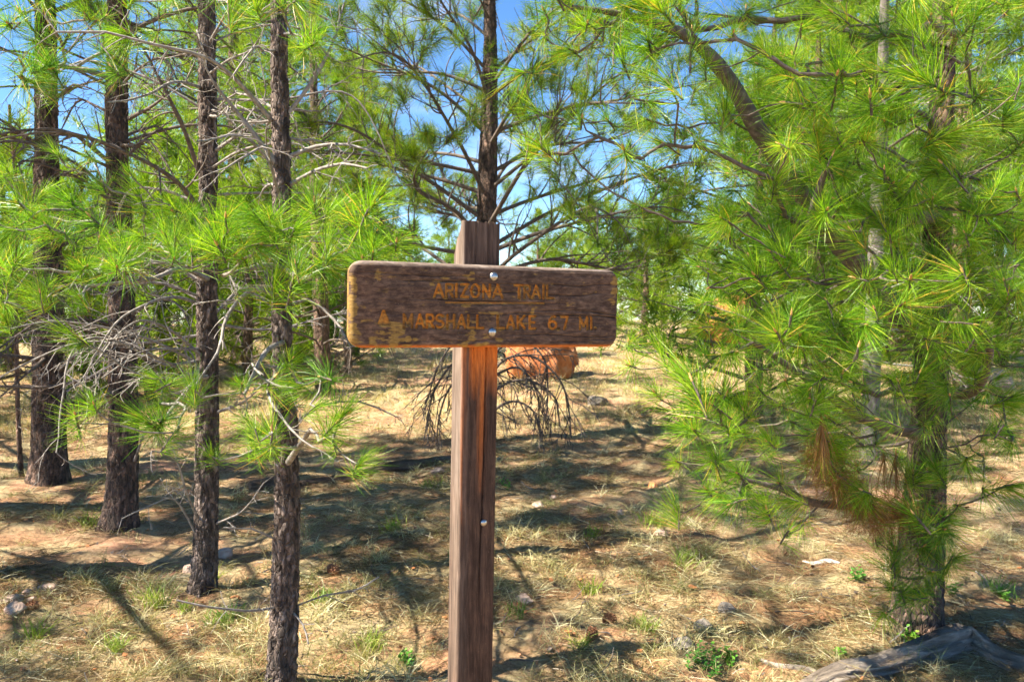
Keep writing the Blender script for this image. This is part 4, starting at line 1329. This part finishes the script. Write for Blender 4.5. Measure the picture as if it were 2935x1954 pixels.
FAR = [far_pine_template(301, 7.5, 2.0, 0.5), far_pine_template(302, 9.5, 2.3, 0.9), far_pine_template(303, 6.0, 1.9, 0.25), far_pine_template(304, 11.0, 2.6, 1.2), far_pine_template(305, 3.4, 1.6, 0.05), far_pine_template(306, 7.5, 1.5, 2.6, 3.6)]
far_spots = [  # photograph x of the trunk, depth, template, scale, label
    (-330, 9.5, 4, 1.1, 'bushy green pine cut by the left edge of the picture'),
    (10, 14, 4, 1.25, 'low bushy pine behind the pencil thin sapling'),
    (480, 13.5, 4, 1.25, 'bright yellow green pine between the second and third trunks'),
    (690, 16, 1, 1.0, 'green pine filling the gap between the third and fourth trunks'),
    (800, 21, 3, 1.0, 'tall pine hidden behind the slim pine nearest the sign'),
    (1010, 18, 0, 0.9, 'green pine just left of the sign board, behind dead twigs'),
    (1080, 27, 2, 0.75, 'small far pine peeping over the left half of the sign board'),
    (1290, 36, 2, 0.8, 'small far pine just left of the sign post top'),
    (1545, 26, 2, 0.72, 'small bright pine just right of the sign post top'),
    (1690, 40, 2, 0.8, 'tiny far pine against the sky above the right end of the board'),
    (2170, 9.5, 4, 1.2, 'sunlit yellow green pine right of the blue sky gap'),
    (2230, 19, 1, 0.9, 'tall pine behind the right hand branches, beside the sky gap'),
    (2330, 12.5, 2, 1.05, 'bushy pine behind the middle of the right hand foliage'),
    (2560, 15, 0, 1.1, 'green pine behind the bushy right hand pine trunk'),
    (2760, 11, 2, 1.1, 'bushy pine behind the right hand pine, near the right edge'),
    (3000, 13, 1, 1.0, 'tall pine cut by the right edge of the picture'),
    (560, 26, 3, 1.05, 'tall distant pine between the second and fourth trunks'),
    (2450, 25, 3, 1.0, 'tall distant pine far behind the right hand pine'),
    (880, 33, 3, 0.9, 'far pine left of the sky gap'),
    (-60, 11.5, 4, 1.0, 'young bushy pine low at the left edge'),
    (250, 12.0, 4, 1.0, 'young bushy pine low between the first and second trunks'),
    (430, 10.5, 4, 0.8, 'young bright pine low between the second and third trunks'),
    (540, 17, 4, 1.2, 'young pine low behind the third trunk'),
    (700, 12.5, 4, 0.9, 'young bright pine low between the third and fourth trunks'),
    (860, 15, 4, 1.0, 'dark young pine low behind the thin shadowed pine'),
    (1000, 13.5, 4, 0.75, 'dark young pine low just left of the sign board'),
    (1150, 26, 4, 1.1, 'young pine low behind the left half of the sign board'),
    (1640, 30, 4, 1.1, 'young pine behind the boulders'),
    (1560, 38, 4, 1.2, 'young far pine just right of the post, behind the board'),
    (1730, 26, 4, 1.25, 'young far pine behind the right half of the board'),
    (1840, 20, 4, 1.1, 'young sunlit pine just right of the sign board end'),
    (1900, 32, 0, 0.8, 'small pine at the foot of the sky gap on the right'),
    (2110, 22, 4, 1.2, 'young pine behind the orange boulder on the right'),
    (2430, 17, 4, 1.2, 'young pine behind the pale grey trunk'),
    (2640, 19, 4, 1.3, 'young pine far behind the bushy pine trunk'),
    (2880, 14, 4, 1.1, 'young pine near the right edge behind the boulder'),
    (-1300, 3.6, 5, 0.95, 'pine standing just outside the left edge of the picture'),
    (-1160, 4.8, 5, 1.0, 'pine outside the left edge of the picture, second from the camera'),
    (-1070, 6.2, 5, 1.15, 'pine outside the left edge of the picture, third from the camera'),
]
for k, (pxx, Y, ti, s, lab) in enumerate(far_spots):
    x = (pxx - 1467.5) / FPX * Y
    tm, lm, cm, _ = FAR[ti]
    e = thing('distant_pine', lab, 'pine tree', (x, Y, gz(x, Y)), 'distant pines')
    e.rotation_euler = (0, 0, k * 1.7)
    e.scale = (s, s, s * (1 + 0.08 * math.sin(k * 3.1)))
    for nm, me in (('trunk', tm), ('limbs', lm), ('crown', cm)):
        o = bpy.data.objects.new(nm, me); COL.objects.link(o); o.parent = e
        if nm != 'trunk': o['kind'] = 'stuff'


# ------------------------------------------------------------------ the wood on the horizon, one far mass
rw = np.random.default_rng(808)
mb = MB()
for k in range(64):
    y_ = rw.uniform(44, 68); x_ = rw.uniform(-0.8, 0.8) * y_
    h_ = rw.uniform(3.6, 6.0); z_ = gz(x_, y_)
    n_ = 110
    t_ = rw.random(n_) ** 0.8
    rr_ = (1 - t_) ** 0.6 * 1.7 * np.sqrt(rw.random(n_)); a_ = rw.uniform(0, 6.283, n_)
    pp = np.stack([x_ + rr_ * np.cos(a_), y_ + rr_ * np.sin(a_), z_ + 0.3 + t_ * h_], -1)
    ax_ = unit(np.stack([np.cos(a_), np.sin(a_), 0.8 + 0 * a_], -1))
    tuft_arrays(mb, pp, ax_, 12, 0.55, 0.05, 1, rw, 8, 95, 0.3, droop=0.0)
o = mb.build('far_wood', [NEEDLE_FAR])
tag(o, 'far line of green pines closing the horizon', kind='stuff')


# ------------------------------------------------------------------ dead brush, logs, rocks, cones
def stone(name, label, cat, pxx, py, wpx, hfac, mat, seed, group=None, dfac=0.8, sink=0.3, rot=0.0, Y=None):
    Yd = Y or FPX * CAM_H / (py - 860.0)
    p = at(pxx, py, Yd)
    r = wpx * Yd / FPX / 2
    z = gz(p[0], p[1])
    rng = np.random.default_rng(seed)
    nu, nv = 22, 13
    if r > 0.3: nu, nv = 56, 34
    th, ph = np.meshgrid(np.linspace(0, 2 * math.pi, nu, endpoint=False), np.linspace(0.02, math.pi - 0.02, nv))
    d = np.stack([np.sin(ph) * np.cos(th), np.sin(ph) * np.sin(th), np.cos(ph)], -1)
    rad = np.full(th.shape, 1.0)
    for c in range(16):                                    # flat broken faces
        nn = unit(rng.normal(size=3)); lim = rng.uniform(0.74, 0.97)
        dot = d @ nn
        rad = np.minimum(rad, np.where(dot > 0.1, lim / np.maximum(dot, 0.1), 9))
    rad *= 1 + (fbm(d * 2.5 + seed, 4, seed) - 0.5) * 0.30 + (np.abs(fbm(d * 7 + seed, 4, seed) - 0.5) - 0.1) * 0.35
    q = d * rad[..., None] * np.array([1, dfac, hfac])
    c_, s_ = math.cos(rot), math.sin(rot)
    q = np.stack([q[..., 0] * c_ - q[..., 1] * s_, q[..., 0] * s_ + q[..., 1] * c_, q[..., 2]], -1) * r * 1.12
    i, j = np.meshgrid(np.arange(nv - 1), np.arange(nu), indexing='ij'); j2 = (j + 1) % nu
    f = np.stack([(i + 1) * nu + j, (i + 1) * nu + j2, i * nu + j2, i * nu + j], -1).reshape(-1, 4)
    v = q.reshape(-1, 3)
    n = len(v)
    v = np.concatenate([v, [v[:nu].mean(0)], [v[-nu:].mean(0)]])
    jj = np.arange(nu)
    f2 = np.stack([jj, (jj + 1) % nu, np.full(nu, n)], -1); f3 = np.stack([n - nu + (jj + 1) % nu, n - nu + jj, np.full(nu, n + 1)], -1)
    me = MB().add(v, [f, f2, f3]).mesh(name, [mat], smooth=r > 0.3)
    o = place(name, me, None, (p[0], p[1], z + r * hfac * (1 - sink * 2) * 0.6))
    return tag(o, label, cat, group)


stone('boulder', 'big orange red boulder right of the sign post', 'boulder', 1550, 1108, 185, 0.95, ROCK_RED, 3, dfac=0.8, sink=0.0)
stone('boulder', 'orange boulder glimpsed through the right hand needles', 'boulder', 2095, 1020, 200, 0.8, ROCK_RED, 5, sink=0.0)
stone('boulder', 'pale boulder glimpsed under the right hand branches', 'boulder', 2330, 1000, 260, 0.5, ROCK_PINK, 6, sink=0.2)
stone('boulder', 'pinkish boulder on the ground right of the bushy pine trunk', 'boulder', 2800, 1150, 170, 0.6, ROCK_PINK, 7, sink=0.2)
stone('boulder', 'brown boulder behind the second trunk from the left', 'boulder', 215, 1165, 130, 0.5, ROCK_PINK, 8, sink=0.2)
stone('boulder', 'long low pink boulder between the third and fourth trunks', 'boulder', 690, 1115, 150, 0.35, ROCK_PINK, 9, sink=0.2)
rocks = [(136, 1700, 58, .45, ROCK_PINK, 'flat oval stone at the top of the small pile by the left edge'), (81, 1722, 34, .8, ROCK_PINK, 'round brown stone in the small pile by the left edge'),
         (45, 1808, 70, .6, ROCK_PINK, 'largest block shaped stone at the lower left edge'), (38, 1770, 58, .4, ROCK_PINK, 'flat reddish stone above the block shaped one'), (91, 1765, 36, .6, ROCK_PINK, 'small reddish stone right of the pile by the left edge'),
         (538, 1640, 34, 1.1, ROCK_PINK, 'upright pink stone leaning on the third trunk'), (645, 1590, 46, .85, ROCK_PINK, 'angular pinkish stone just behind the third trunk'),
         (2016, 1815, 66, .75, ROCK_GREY, 'round grey stone right of the two pine cones'), (2082, 1768, 52, .7, ROCK_GREY, 'pale topped grey stone above the round grey one'), (1958, 1868, 70, .7, ROCK_GREY, 'dark grey stone nearest the green weeds at the bottom'),
         (1543, 1460, 42, .5, ROCK_PINK, 'pale flat stone right of the post'), (1501, 1735, 48, .6, ROCK_PINK, 'reddish stone low beside the post'), (1870, 1408, 30, .8, ROCK_RED, 'small reddish stone near the lowest left needles of the bushy pine'),
         (1777, 1505, 26, .8, ROCK_PINK, 'small tan stone in the middle of the open ground'), (1896, 1558, 36, .7, ROCK_PINK, 'pinkish stone in the shade right of the open ground'), (1255, 1358, 40, .5, ROCK_PINK, 'pale stone left of the post by the rotten log'),
         (1585, 1440, 22, .7, ROCK_PINK, 'tiny tan stone beside the pale flat one'), (1710, 1175, 60, .6, ROCK_GREY, 'pale grey stone below the boulders')]
for k, (a, b, w, hf, m, lab) in enumerate(rocks):
    stone('stone', lab, 'stone', a, b, w, hf, m, 60 + k, 'loose stones on the forest floor', rot=k * 1.1)


def ground_log(name, label, cat, rows, mat, sides=48, wob=0.6, seed=0, knots=(), lift=0.55):
    """rows: px, py, radius m — laid on the ground where each pixel meets it"""
    pts = []
    for a, b, r in rows:
        Y = FPX * CAM_H / (b - 860.0)
        p = at(a, b, Y)
        pts.append([p[0], p[1], gz(p[0], p[1]) + r * lift, r])
    P = catmull(pts, 0.02)
    base = P[0, :3].copy()
    tn = unit(np.gradient(P[:, :3], axis=0))
    rr = P[:, 3] * (1 + 0.10 * (vnoise(P[:, :3] * 9, seed) - 0.5))
    v, f = tube_arrays(P[:, :3], rr, sides, cap=True)
    # long splits along the grain
    n = len(P)
    vv = v[:n * sides].reshape(n, sides, 3)
    cen = P[:, None, :3]; dr = unit(vv - cen)
    th = np.arange(sides)[None] / sides * 2 * math.pi
    L = np.arange(n)[:, None] * 0.02
    crease = fbm(np.stack([th * 4.5 + 0 * L, L * 2.2 + 0 * th, 0 * L + 0 * th], -1), 3, seed)
    crease = np.clip(np.abs(2 * crease - 1) * 2.2, 0, 1) - 0.55
    vv = vv + dr * (crease * wob * P[:, 3][:, None])[..., None]
    v[:n * sides] = vv.reshape(-1, 3)
    mb = MB().add(v - base, f)
    for t, dirv, L_, r_ in knots:
        k = int(t * (n - 1))
        tw = wander(P[k, :3] - base, dirv, L_, 6, 0.1, 0, np.random.default_rng(seed + k))
        a_, b_ = tube_arrays(tw, np.linspace(r_, r_ * 0.5, len(tw)), 8, cap=True)
        mb.add(a_, b_)
    o = place(name, mb.mesh(name, [mat]), None, Vector(base))
    return tag(o, label, cat)


ground_log('fallen_log', 'weathered grey bent log lying in front of the bushy pine', 'log', [(2290, 2010, .034), (2400, 1975, .046), (2520, 1932, .052), (2650, 1890, .056), (2745, 1862, .060), (2775, 1858, .056), (2840, 1888, .046), (2960, 1925, .036), (3080, 1945, .028)], LOG_GREY, seed=4, lift=0.25, knots=[(0.30, (0.1, -0.2, 1), 0.05, 0.016), (0.62, (0.9, 0.3, 0.25), 0.16, 0.020), (0.5, (-.2, -.5, .4), 0.04, 0.014)])
ground_log('fallen_branch', 'thin grey branch lying left of the bent log', 'branch', [(2180, 1905, .008), (2220, 1925, .012), (2300, 1940, .012), (2370, 1950, .008)], LOG_GREY, sides=10, seed=8)
ground_log('rotten_log', 'brown rotten log on the ground between the slim pine and the post', 'log', [(860, 1385, .025), (1000, 1370, .04), (1120, 1345, .045), (1200, 1332, .06), (1330, 1325, .055)], LOG_BROWN, seed=9, wob=0.6, lift=0.25)
ground_log('rotten_log', 'short dark log lying behind the slim pine', 'log', [(715, 1400, .04), (790, 1392, .055), (850, 1390, .05)], LOG_BROWN, seed=12, wob=0.5, lift=0.6)
ground_log('fallen_stick', 'white bleached stick in the sun left of the bushy pine', 'stick', [(2300, 1630, .004), (2335, 1638, .010), (2370, 1640, .012), (2405, 1652, .005)], WHITE_WOOD, sides=12, wob=0.8, seed=13)
ground_log('fallen_stick', 'dark curved stick beneath the bushy pine', 'stick', [(2330, 1800, .006), (2420, 1790, .010), (2500, 1760, .008)], LOG_BROWN, sides=8, seed=15)

# arching dead brush behind the post
brc = at(1385, 1290, 7.4); brc[2] = gz(brc[0], brc[1])
br = thing('dead_brush', 'arching bare dead branch spreading out behind the sign post', 'dead branch', Vector(brc))
rb = np.random.default_rng(77)
arcs = [[(1385, 1290), (1385, 1120), (1360, 1020), (1310, 1030), (1245, 1120), (1215, 1260)], [(1385, 1290), (1395, 1120), (1440, 1035), (1520, 1020), (1590, 1070), (1625, 1140), (1638, 1255)],
        [(1385, 1290), (1380, 1140), (1345, 1075), (1290, 1110), (1260, 1190), (1250, 1270)], [(1385, 1290), (1400, 1150), (1460, 1095), (1530, 1095), (1590, 1140), (1605, 1220)],
        [(1385, 1290), (1390, 1080), (1430, 1000), (1500, 975), (1560, 1030), (1570, 1120), (1565, 1200)], [(1385, 1290), (1375, 1180), (1345, 1140), (1315, 1190), (1300, 1270)],
        [(1385, 1290), (1405, 1190), (1470, 1150), (1530, 1180), (1550, 1260)], [(1385, 1290), (1380, 1060), (1350, 975), (1300, 985), (1260, 1040), (1235, 1110)],
        [(1385, 1290), (1400, 1110), (1450, 1060), (1500, 1060), (1540, 1130), (1545, 1220)]]
for k, a in enumerate(arcs):
    mb = MB()
    pts = [at(x, y, 7.4 - 0.25 * math.sin(k * 2.2) * q / len(a)) for q, (x, y) in enumerate(a)]
    main = catmull(pts, 0.05)
    v, f = tube_arrays(main, np.linspace(0.020, 0.006, len(main)), 6); mb.add(v, f)
    twigs_on(mb, main, 0.018, rb, 16, 0.35, 0.40, 2, 0.10, -0.10, 4, None, np.array([0, 0, -0.55]), 0.0042)
    o = mb.build('branch', [TWIG_BROWN], br)


def pine_cone(label, pxx, py, rpx, seed, rot):
    Y = FPX * CAM_H / (py - 860.0)
    p = at(pxx, py, Y); r = rpx * Y / FPX
    rng = np.random.default_rng(seed)
    mb = MB()
    core = np.array([[0, 0, -r], [0, 0, -r * .5], [0, 0, 0], [0, 0, r * .6], [0, 0, r * 1.25]])
    v, f = tube_arrays(core, r * np.array([.2, .5, .6, .45, .05]), 9, cap=True); mb.add(v, f)
    for k in range(64):
        t = k / 63
        z = r * (-1.0 + 2.1 * t); a = k * 2.399
        R0 = r * (0.35 + 0.62 * math.sin(math.pi * (0.12 + 0.84 * t)))
        d = np.array([math.cos(a), math.sin(a), 0]); s = np.array([-math.sin(a), math.cos(a), 0])
        b = np.array([0, 0, z]) + d * R0 * 0.45; tip = np.array([0, 0, z + r * .22]) + d * R0 * 1.08
        w = r * 0.20
        vv = np.array([b - s * w * .5, b + s * w * .5, tip + s * w - [0, 0, r * .05], tip - s * w - [0, 0, r * .05], tip + d * r * .05 + [0, 0, r * .14], b + [0, 0, r * .10]])
        mb.add(vv, [np.array([[0, 1, 2, 3]]), np.array([[3, 2, 4], [0, 3, 5], [1, 5, 2], [5, 3, 4], [5, 4, 2]])])
    o = place('pine_cone', mb.mesh('pine_cone', [CONE], smooth=False), None, (p[0], p[1], gz(p[0], p[1]) + r * 0.75))
    o.rotation_euler = rot
    tag(o, label, 'pine cone', 'fallen pine cones')


pine_cone('reddish pine cone lying higher of the two right of the post', 1745, 1785, 20, 1, (1.1, 0.4, 0.3))
pine_cone('brown pine cone lying lower of the two right of the post', 1695, 1856, 19, 2, (0.5, 0.5, 2.0))
pine_cone('dark pine cone in the grass right of the slim pine', 958, 1664, 17, 3, (1.3, 0.2, 4.0))
pine_cone('small dark pine cone beside the stones at the left edge', 92, 1795, 15, 4, (1.0, 1.0, 1.0))


def chip(label, pxx, py, wpx, seed):
    Y = FPX * CAM_H / (py - 860.0)
    p = at(pxx, py, Y); w = wpx * Y / FPX / 2
    rng = np.random.default_rng(seed)
    n = 9; a = np.linspace(0, 2 * math.pi, n, endpoint=False)
    rr = w * rng.uniform(0.6, 1.1, n)
    ringt = np.stack([rr * np.cos(a), rr * np.sin(a) * .6, rng.normal(0, w * .08, n) + w * .1], -1)
    ringb = ringt * [0.95, .95, 0] - [0, 0, w * .12]
    v = np.concatenate([ringt, ringb, [[0, 0, w * .2]], [[0, 0, -w * .14]]])
    i = np.arange(n); i2 = (i + 1) % n
    o = place('bark_chip', MB().add(v, [np.stack([i + n, i2 + n, i2, i], -1), np.stack([i, i2, np.full(n, 2 * n)], -1), np.stack([i2 + n, i + n, np.full(n, 2 * n + 1)], -1)]).mesh('bark_chip', [CHIP], False), None, (p[0], p[1], gz(p[0], p[1]) + 0.025))
    o.rotation_euler = (rng.uniform(-.5, .5), rng.uniform(-.5, .5), rng.uniform(0, 6))
    tag(o, label, 'bark chip', 'bark chips')


for k, (a, b, w, lab) in enumerate([(1985, 1716, 34, 'bright orange bark chip right of the open ground'), (1835, 1885, 44, 'orange bark chip among the litter right of the cones'), (1580, 1690, 24, 'small orange bark chip right of the post'),
                                    (497, 1780, 26, 'rust red bark chip in the grass left of the slim pine'), (360, 1918, 26, 'rust red bark chip near the bottom left'), (670, 1730, 30, 'orange bark chip beside the slim pine')]):
    chip(lab, a, b, w, 500 + k)


# ------------------------------------------------------------------ ground cover
def scatter(n, rng, near=1.9, far=11.0, spread=0.78):
    """points on the floor, thick near the camera and thinner further off"""
    u = rng.random(n)
    y = near * (far / near) ** u
    x = rng.uniform(-1, 1, n) * (y * spread + 0.5)
    return x, y


def build_litter():
    rng = np.random.default_rng(900)
    n = 165000
    x, y = scatter(n, rng, 2.2, 10.0)
    pn = fbm(np.stack([x * 1.3, y * 1.3, 0 * x], -1), 3, 77)
    keep = rng.random(n) < np.clip((pn - 0.30) * 3.5, 0.15, 1)
    x, y = x[keep], y[keep]; n = len(x)
    z = ground_z(x, y) + rng.random(n) ** 2 * 0.028 + 0.002
    flow = fbm(np.stack([x * 2.2, y * 2.2, 0 * x + 7], -1), 2, 79) * 9
    a = flow + rng.normal(0, 0.9, n)
    d = unit(np.stack([np.cos(a), np.sin(a), rng.normal(0.02, 0.14, n)], -1))
    L = rng.uniform(0.05, 0.14, n); w = 0.0018 * (0.7 + y / 6)
    bend = rng.normal(0, 0.14, (n, 3)) * [1, 1, 0.25]
    tt = np.clip(rng.normal(0.5, 0.24, n) + (fbm(np.stack([x * 1.1, y * 1.1, 0 * x + 3], -1), 2, 80) - 0.5) * 0.9, 0, 1)
    v, f, t = ribbons(np.stack([x, y, z], -1), d, L, w, bend, 2, tt, rng)
    o = MB().add(v, f, t).build('needle_litter', [LITTER])
    tag(o, 'orange brown fallen pine needles strewn over the forest floor', kind='stuff')
    # fallen twigs and bark flakes
    mb = MB()
    xs, ys = scatter(520, rng, 2.3, 10.0)
    for x_, y_ in zip(xs, ys):
        a_ = rng.uniform(0, 6.28); L_ = rng.uniform(0.04, 0.22)
        tw = wander(np.array([x_, y_, gz(x_, y_) + 0.012]), np.array([math.cos(a_), math.sin(a_), 0.06]), L_, 5, 0.16, -0.01, rng)
        v, f = tube_arrays(tw, np.linspace(rng.uniform(0.002, 0.005), 0.0012, len(tw)), 4)
        mb.add(v, f, 0.5, int(rng.integers(0, 2)))
    xs, ys = scatter(700, rng, 2.3, 9.0)
    for x_, y_ in zip(xs, ys):
        c_ = np.array([x_, y_, gz(x_, y_) + 0.008]); w_ = rng.uniform(0.006, 0.018); a_ = rng.uniform(0, 6.28, 5) * 0.15 + np.arange(5) * 1.2566
        v = np.stack([c_[0] + w_ * np.cos(a_), c_[1] + w_ * 0.7 * np.sin(a_), c_[2] + rng.normal(0.004, 0.005, 5)], -1)
        v = np.concatenate([v, [c_ + [0, 0, 0.009]], [c_ - [0, 0, 0.004]]])
        i5 = np.arange(5)
        mb.add(v, np.concatenate([np.stack([i5, (i5 + 1) % 5, np.full(5, 5)], -1), np.stack([(i5 + 1) % 5, i5, np.full(5, 6)], -1)]), 0.5, int(rng.integers(1, 4)))
    o = mb.build('forest_debris', [TWIG, TWIG_BROWN, CHIP, CONE], smooth=False)
    tag(o, 'fallen twigs and bark flakes scattered over the forest floor', kind='stuff')
    # dry grass
    n = 3000
    x, y = scatter(n, rng, 2.3, 16.0)
    pn = fbm(np.stack([x * 0.9, y * 0.9, 0 * x + 2], -1), 3, 91)
    keep = rng.random(n) < np.clip((pn - 0.36) * 5, 0.05, 1)
    x, y = x[keep], y[keep]; K = len(x)
    nb = 22
    bx = np.repeat(x, nb) + rng.normal(0, 0.028, K * nb); by = np.repeat(y, nb) + rng.normal(0, 0.028, K * nb)
    bz = ground_z(bx, by)
    a = rng.uniform(0, 2 * math.pi, K * nb); tilt = np.abs(rng.normal(0.5, 0.35, K * nb))
    d = unit(np.stack([np.cos(a) * np.sin(tilt), np.sin(a) * np.sin(tilt), np.cos(tilt)], -1))
    L = np.repeat(rng.uniform(0.05, 0.14, K), nb) * rng.uniform(0.5, 1.1, K * nb)
    bend = np.stack([np.cos(a), np.sin(a), -0.6 + 0 * a], -1) * rng.uniform(0.1, 0.8, K * nb)[:, None]
    tt = np.clip(np.repeat(rng.uniform(0.05, 0.85, K), nb) + rng.normal(0, 0.16, K * nb), 0, 1)
    v, f, t = ribbons(np.stack([bx, by, bz], -1), d, L, 0.0019 * (0.7 + by / 7), bend, 3, tt, rng)
    o = MB().add(v, f, t).build('dry_grass', [STRAW])
    tag(o, 'short straw coloured dry grass over the forest floor', kind='stuff')
    # far straw: coarse tufts over the open ground beyond
    n = 5200
    x, y = scatter(n, rng, 8.0, 34.0, 0.75)
    K, nb = n, 8
    bx = np.repeat(x, nb) + rng.normal(0, 0.07, K * nb); by = np.repeat(y, nb) + rng.normal(0, 0.07, K * nb)
    bz = ground_z(bx, by)
    a = rng.uniform(0, 2 * math.pi, K * nb); tilt = np.abs(rng.normal(0.5, 0.3, K * nb))
    d = unit(np.stack([np.cos(a) * np.sin(tilt), np.sin(a) * np.sin(tilt), np.cos(tilt)], -1))
    v, f, t = ribbons(np.stack([bx, by, bz], -1), d, rng.uniform(0.08, 0.2, K * nb), 0.006 * (by / 12), np.zeros((K * nb, 3)), 1, np.clip(np.repeat(rng.uniform(0.1, 0.9, K), nb) + rng.normal(0, .1, K * nb), 0, 1), rng)
    o = MB().add(v, f, t).build('meadow_grass', [STRAW])
    tag(o, 'sunlit straw grass on the open ground far behind the sign', kind='stuff')


build_litter()


def grass_clump(label, pxx, py, rpx, hpx, n, mat, seed, name='grass_clump', cat='grass'):
    Y = FPX * CAM_H / (py - 860.0)
    p = at(pxx, py, Y); p[2] = gz(p[0], p[1])
    k = Y / FPX
    rng = np.random.default_rng(seed)
    b = np.stack([rng.normal(0, rpx * k * .45, n), rng.normal(0, rpx * k * .45, n), np.zeros(n)], -1)
    b[:, 2] = ground_z(b[:, 0] + p[0], b[:, 1] + p[1]) - p[2]
    a = rng.uniform(0, 2 * math.pi, n); tilt = np.abs(rng.normal(0.35, 0.25, n))
    d = unit(np.stack([np.cos(a) * np.sin(tilt), np.sin(a) * np.sin(tilt), np.cos(tilt)], -1))
    bend = np.stack([np.cos(a), np.sin(a), -0.4 + 0 * a], -1) * rng.uniform(0, .5, n)[:, None]
    v, f, t = ribbons(b, d, hpx * k * rng.uniform(.5, 1.15, n), np.full(n, 0.0032), bend, 3, np.clip(rng.random(n) * .9, 0, 1), rng)
    o = place(name, MB().add(v, f, t).mesh(name, [mat]), None, Vector(p))
    tag(o, label, cat, 'green grass clumps')


clumps = [(445, 1740, 40, 75, 90, 'bright grass clump left of the slim pine, at the tip of a bare twig'), (640, 1790, 55, 60, 110, 'bright grass clump touching the slim pine on its left'), (610, 1665, 16, 75, 26, 'upright green blades at the foot of the third trunk'),
          (530, 1755, 24, 45, 50, 'small grass clump between the two bright ones left of the slim pine'), (925, 1745, 36, 50, 70, 'grass clump just right of the slim pine'), (105, 1860, 36, 70, 60, 'yellowish grass clump near the lower left corner'),
          (330, 1900, 30, 65, 60, 'grass clump near the bottom, left of the slim pine'), (1480, 1770, 30, 55, 50, 'grass clump below the reddish stone beside the post'), (1660, 1870, 22, 50, 40, 'thin green blades left of the lower pine cone'),
          (1870, 1525, 45, 50, 90, 'dark green grass clump in the shade right of the open ground'), (1240, 1400, 40, 45, 60, 'grass clump by the rotten log, left of the post'), (1120, 1530, 40, 45, 70, 'dark grass clump left of the post bolt'),
          (1700, 1560, 30, 40, 50, 'grass clump in the middle of the open ground'), (1960, 1650, 40, 60, 70, 'straw and green grass clump under the left tips of the bushy pine'), (1690, 1710, 30, 55, 50, 'grass clump above the reddish pine cone'),
          (2870, 1720, 50, 60, 70, 'grass clump right of the bushy pine base'), (1850, 1810, 34, 55, 60, 'grass clump left of the round grey stone'), (260, 1500, 40, 60, 60, 'grass clump at the foot of the second trunk'), (1060, 1850, 40, 60, 70, 'grass clump left of the post at the bottom')]
for k, (a, b, r, h, n, lab) in enumerate(clumps):
    grass_clump(lab, a, b, r, h, n, GRASS, 700 + k)


def weed(label, pxx, py, rpx, n, seed):
    Y = FPX * CAM_H / (py - 860.0)
    p = at(pxx, py, Y); p[2] = gz(p[0], p[1])
    k = Y / FPX
    rng = np.random.default_rng(seed)
    root = thing('leafy_weed', label, 'weed', Vector(p), 'leafy green weeds')
    ms, ml = MB(), MB()
    for s in range(n):
        b = np.array([rng.normal(0, rpx * k * .4), rng.normal(0, rpx * k * .4), 0]); b[2] = gz(p[0] + b[0], p[1] + b[1]) - p[2]
        st = wander(b, unit(np.array([rng.normal(0, .35), rng.normal(0, .35), 1])), rng.uniform(.03, .07), 5, .1, 0, rng)
        v, f = tube_arrays(st, np.linspace(.0016, .0008, len(st)), 4); ms.add(v, f)
        for q in range(9):
            c = st[min(5, 1 + q // 2)]
            a = q * 2.4 + rng.normal(0, .3); d = unit(np.array([math.cos(a), math.sin(a), rng.uniform(.1, .7)])); sd = unit(np.cross(d, [0, 0, 1])); up = np.cross(sd, d)
            L = rng.uniform(.012, .024); w = L * .36
            vv = np.array([c, c + d * L * .35 + sd * w, c + d * L * .35 - sd * w, c + d * L * .7 + sd * w * .8, c + d * L * .7 - sd * w * .8, c + d * L * .98 - up * L * .1, c + d * L * .5 - up * L * .12])
            ml.add(vv, [np.array([[0, 1, 6], [0, 6, 2], [1, 3, 6], [2, 6, 4], [3, 5, 6], [4, 6, 5]])], rng.random())
    o = place('stems', ms.mesh('stems', [LEAF]), root, (0, 0, 0)); o['kind'] = 'stuff'
    o = place('leaves', ml.mesh('leaves', [LEAF]), root, (0, 0, 0)); o['kind'] = 'stuff'


for k, (a, b, r, n, lab) in enumerate([(2020, 1915, 60, 15, 'broad green leafy weed patch at the bottom right of the post'), (2085, 1890, 36, 9, 'upright green weed right of the bottom weed patch'), (2720, 1730, 26, 7, 'green weed at the right foot of the bushy pine'),
                                       (2880, 1735, 26, 7, 'green weed near the right edge'), (2600, 1850, 26, 7, 'green weed in front of the bushy pine base'), (1180, 1880, 40, 9, 'green leafy weed left of the post at the bottom'),
                                       (2440, 1690, 40, 9, 'green weed patch left of the bushy pine, by the white stick'), (1450, 1410, 26, 6, 'small weed right of the post above the bolt'), (2410, 1880, 26, 6, 'pale green weed above the bent log')]):
    weed(lab, a, b, r, n, 800 + k)
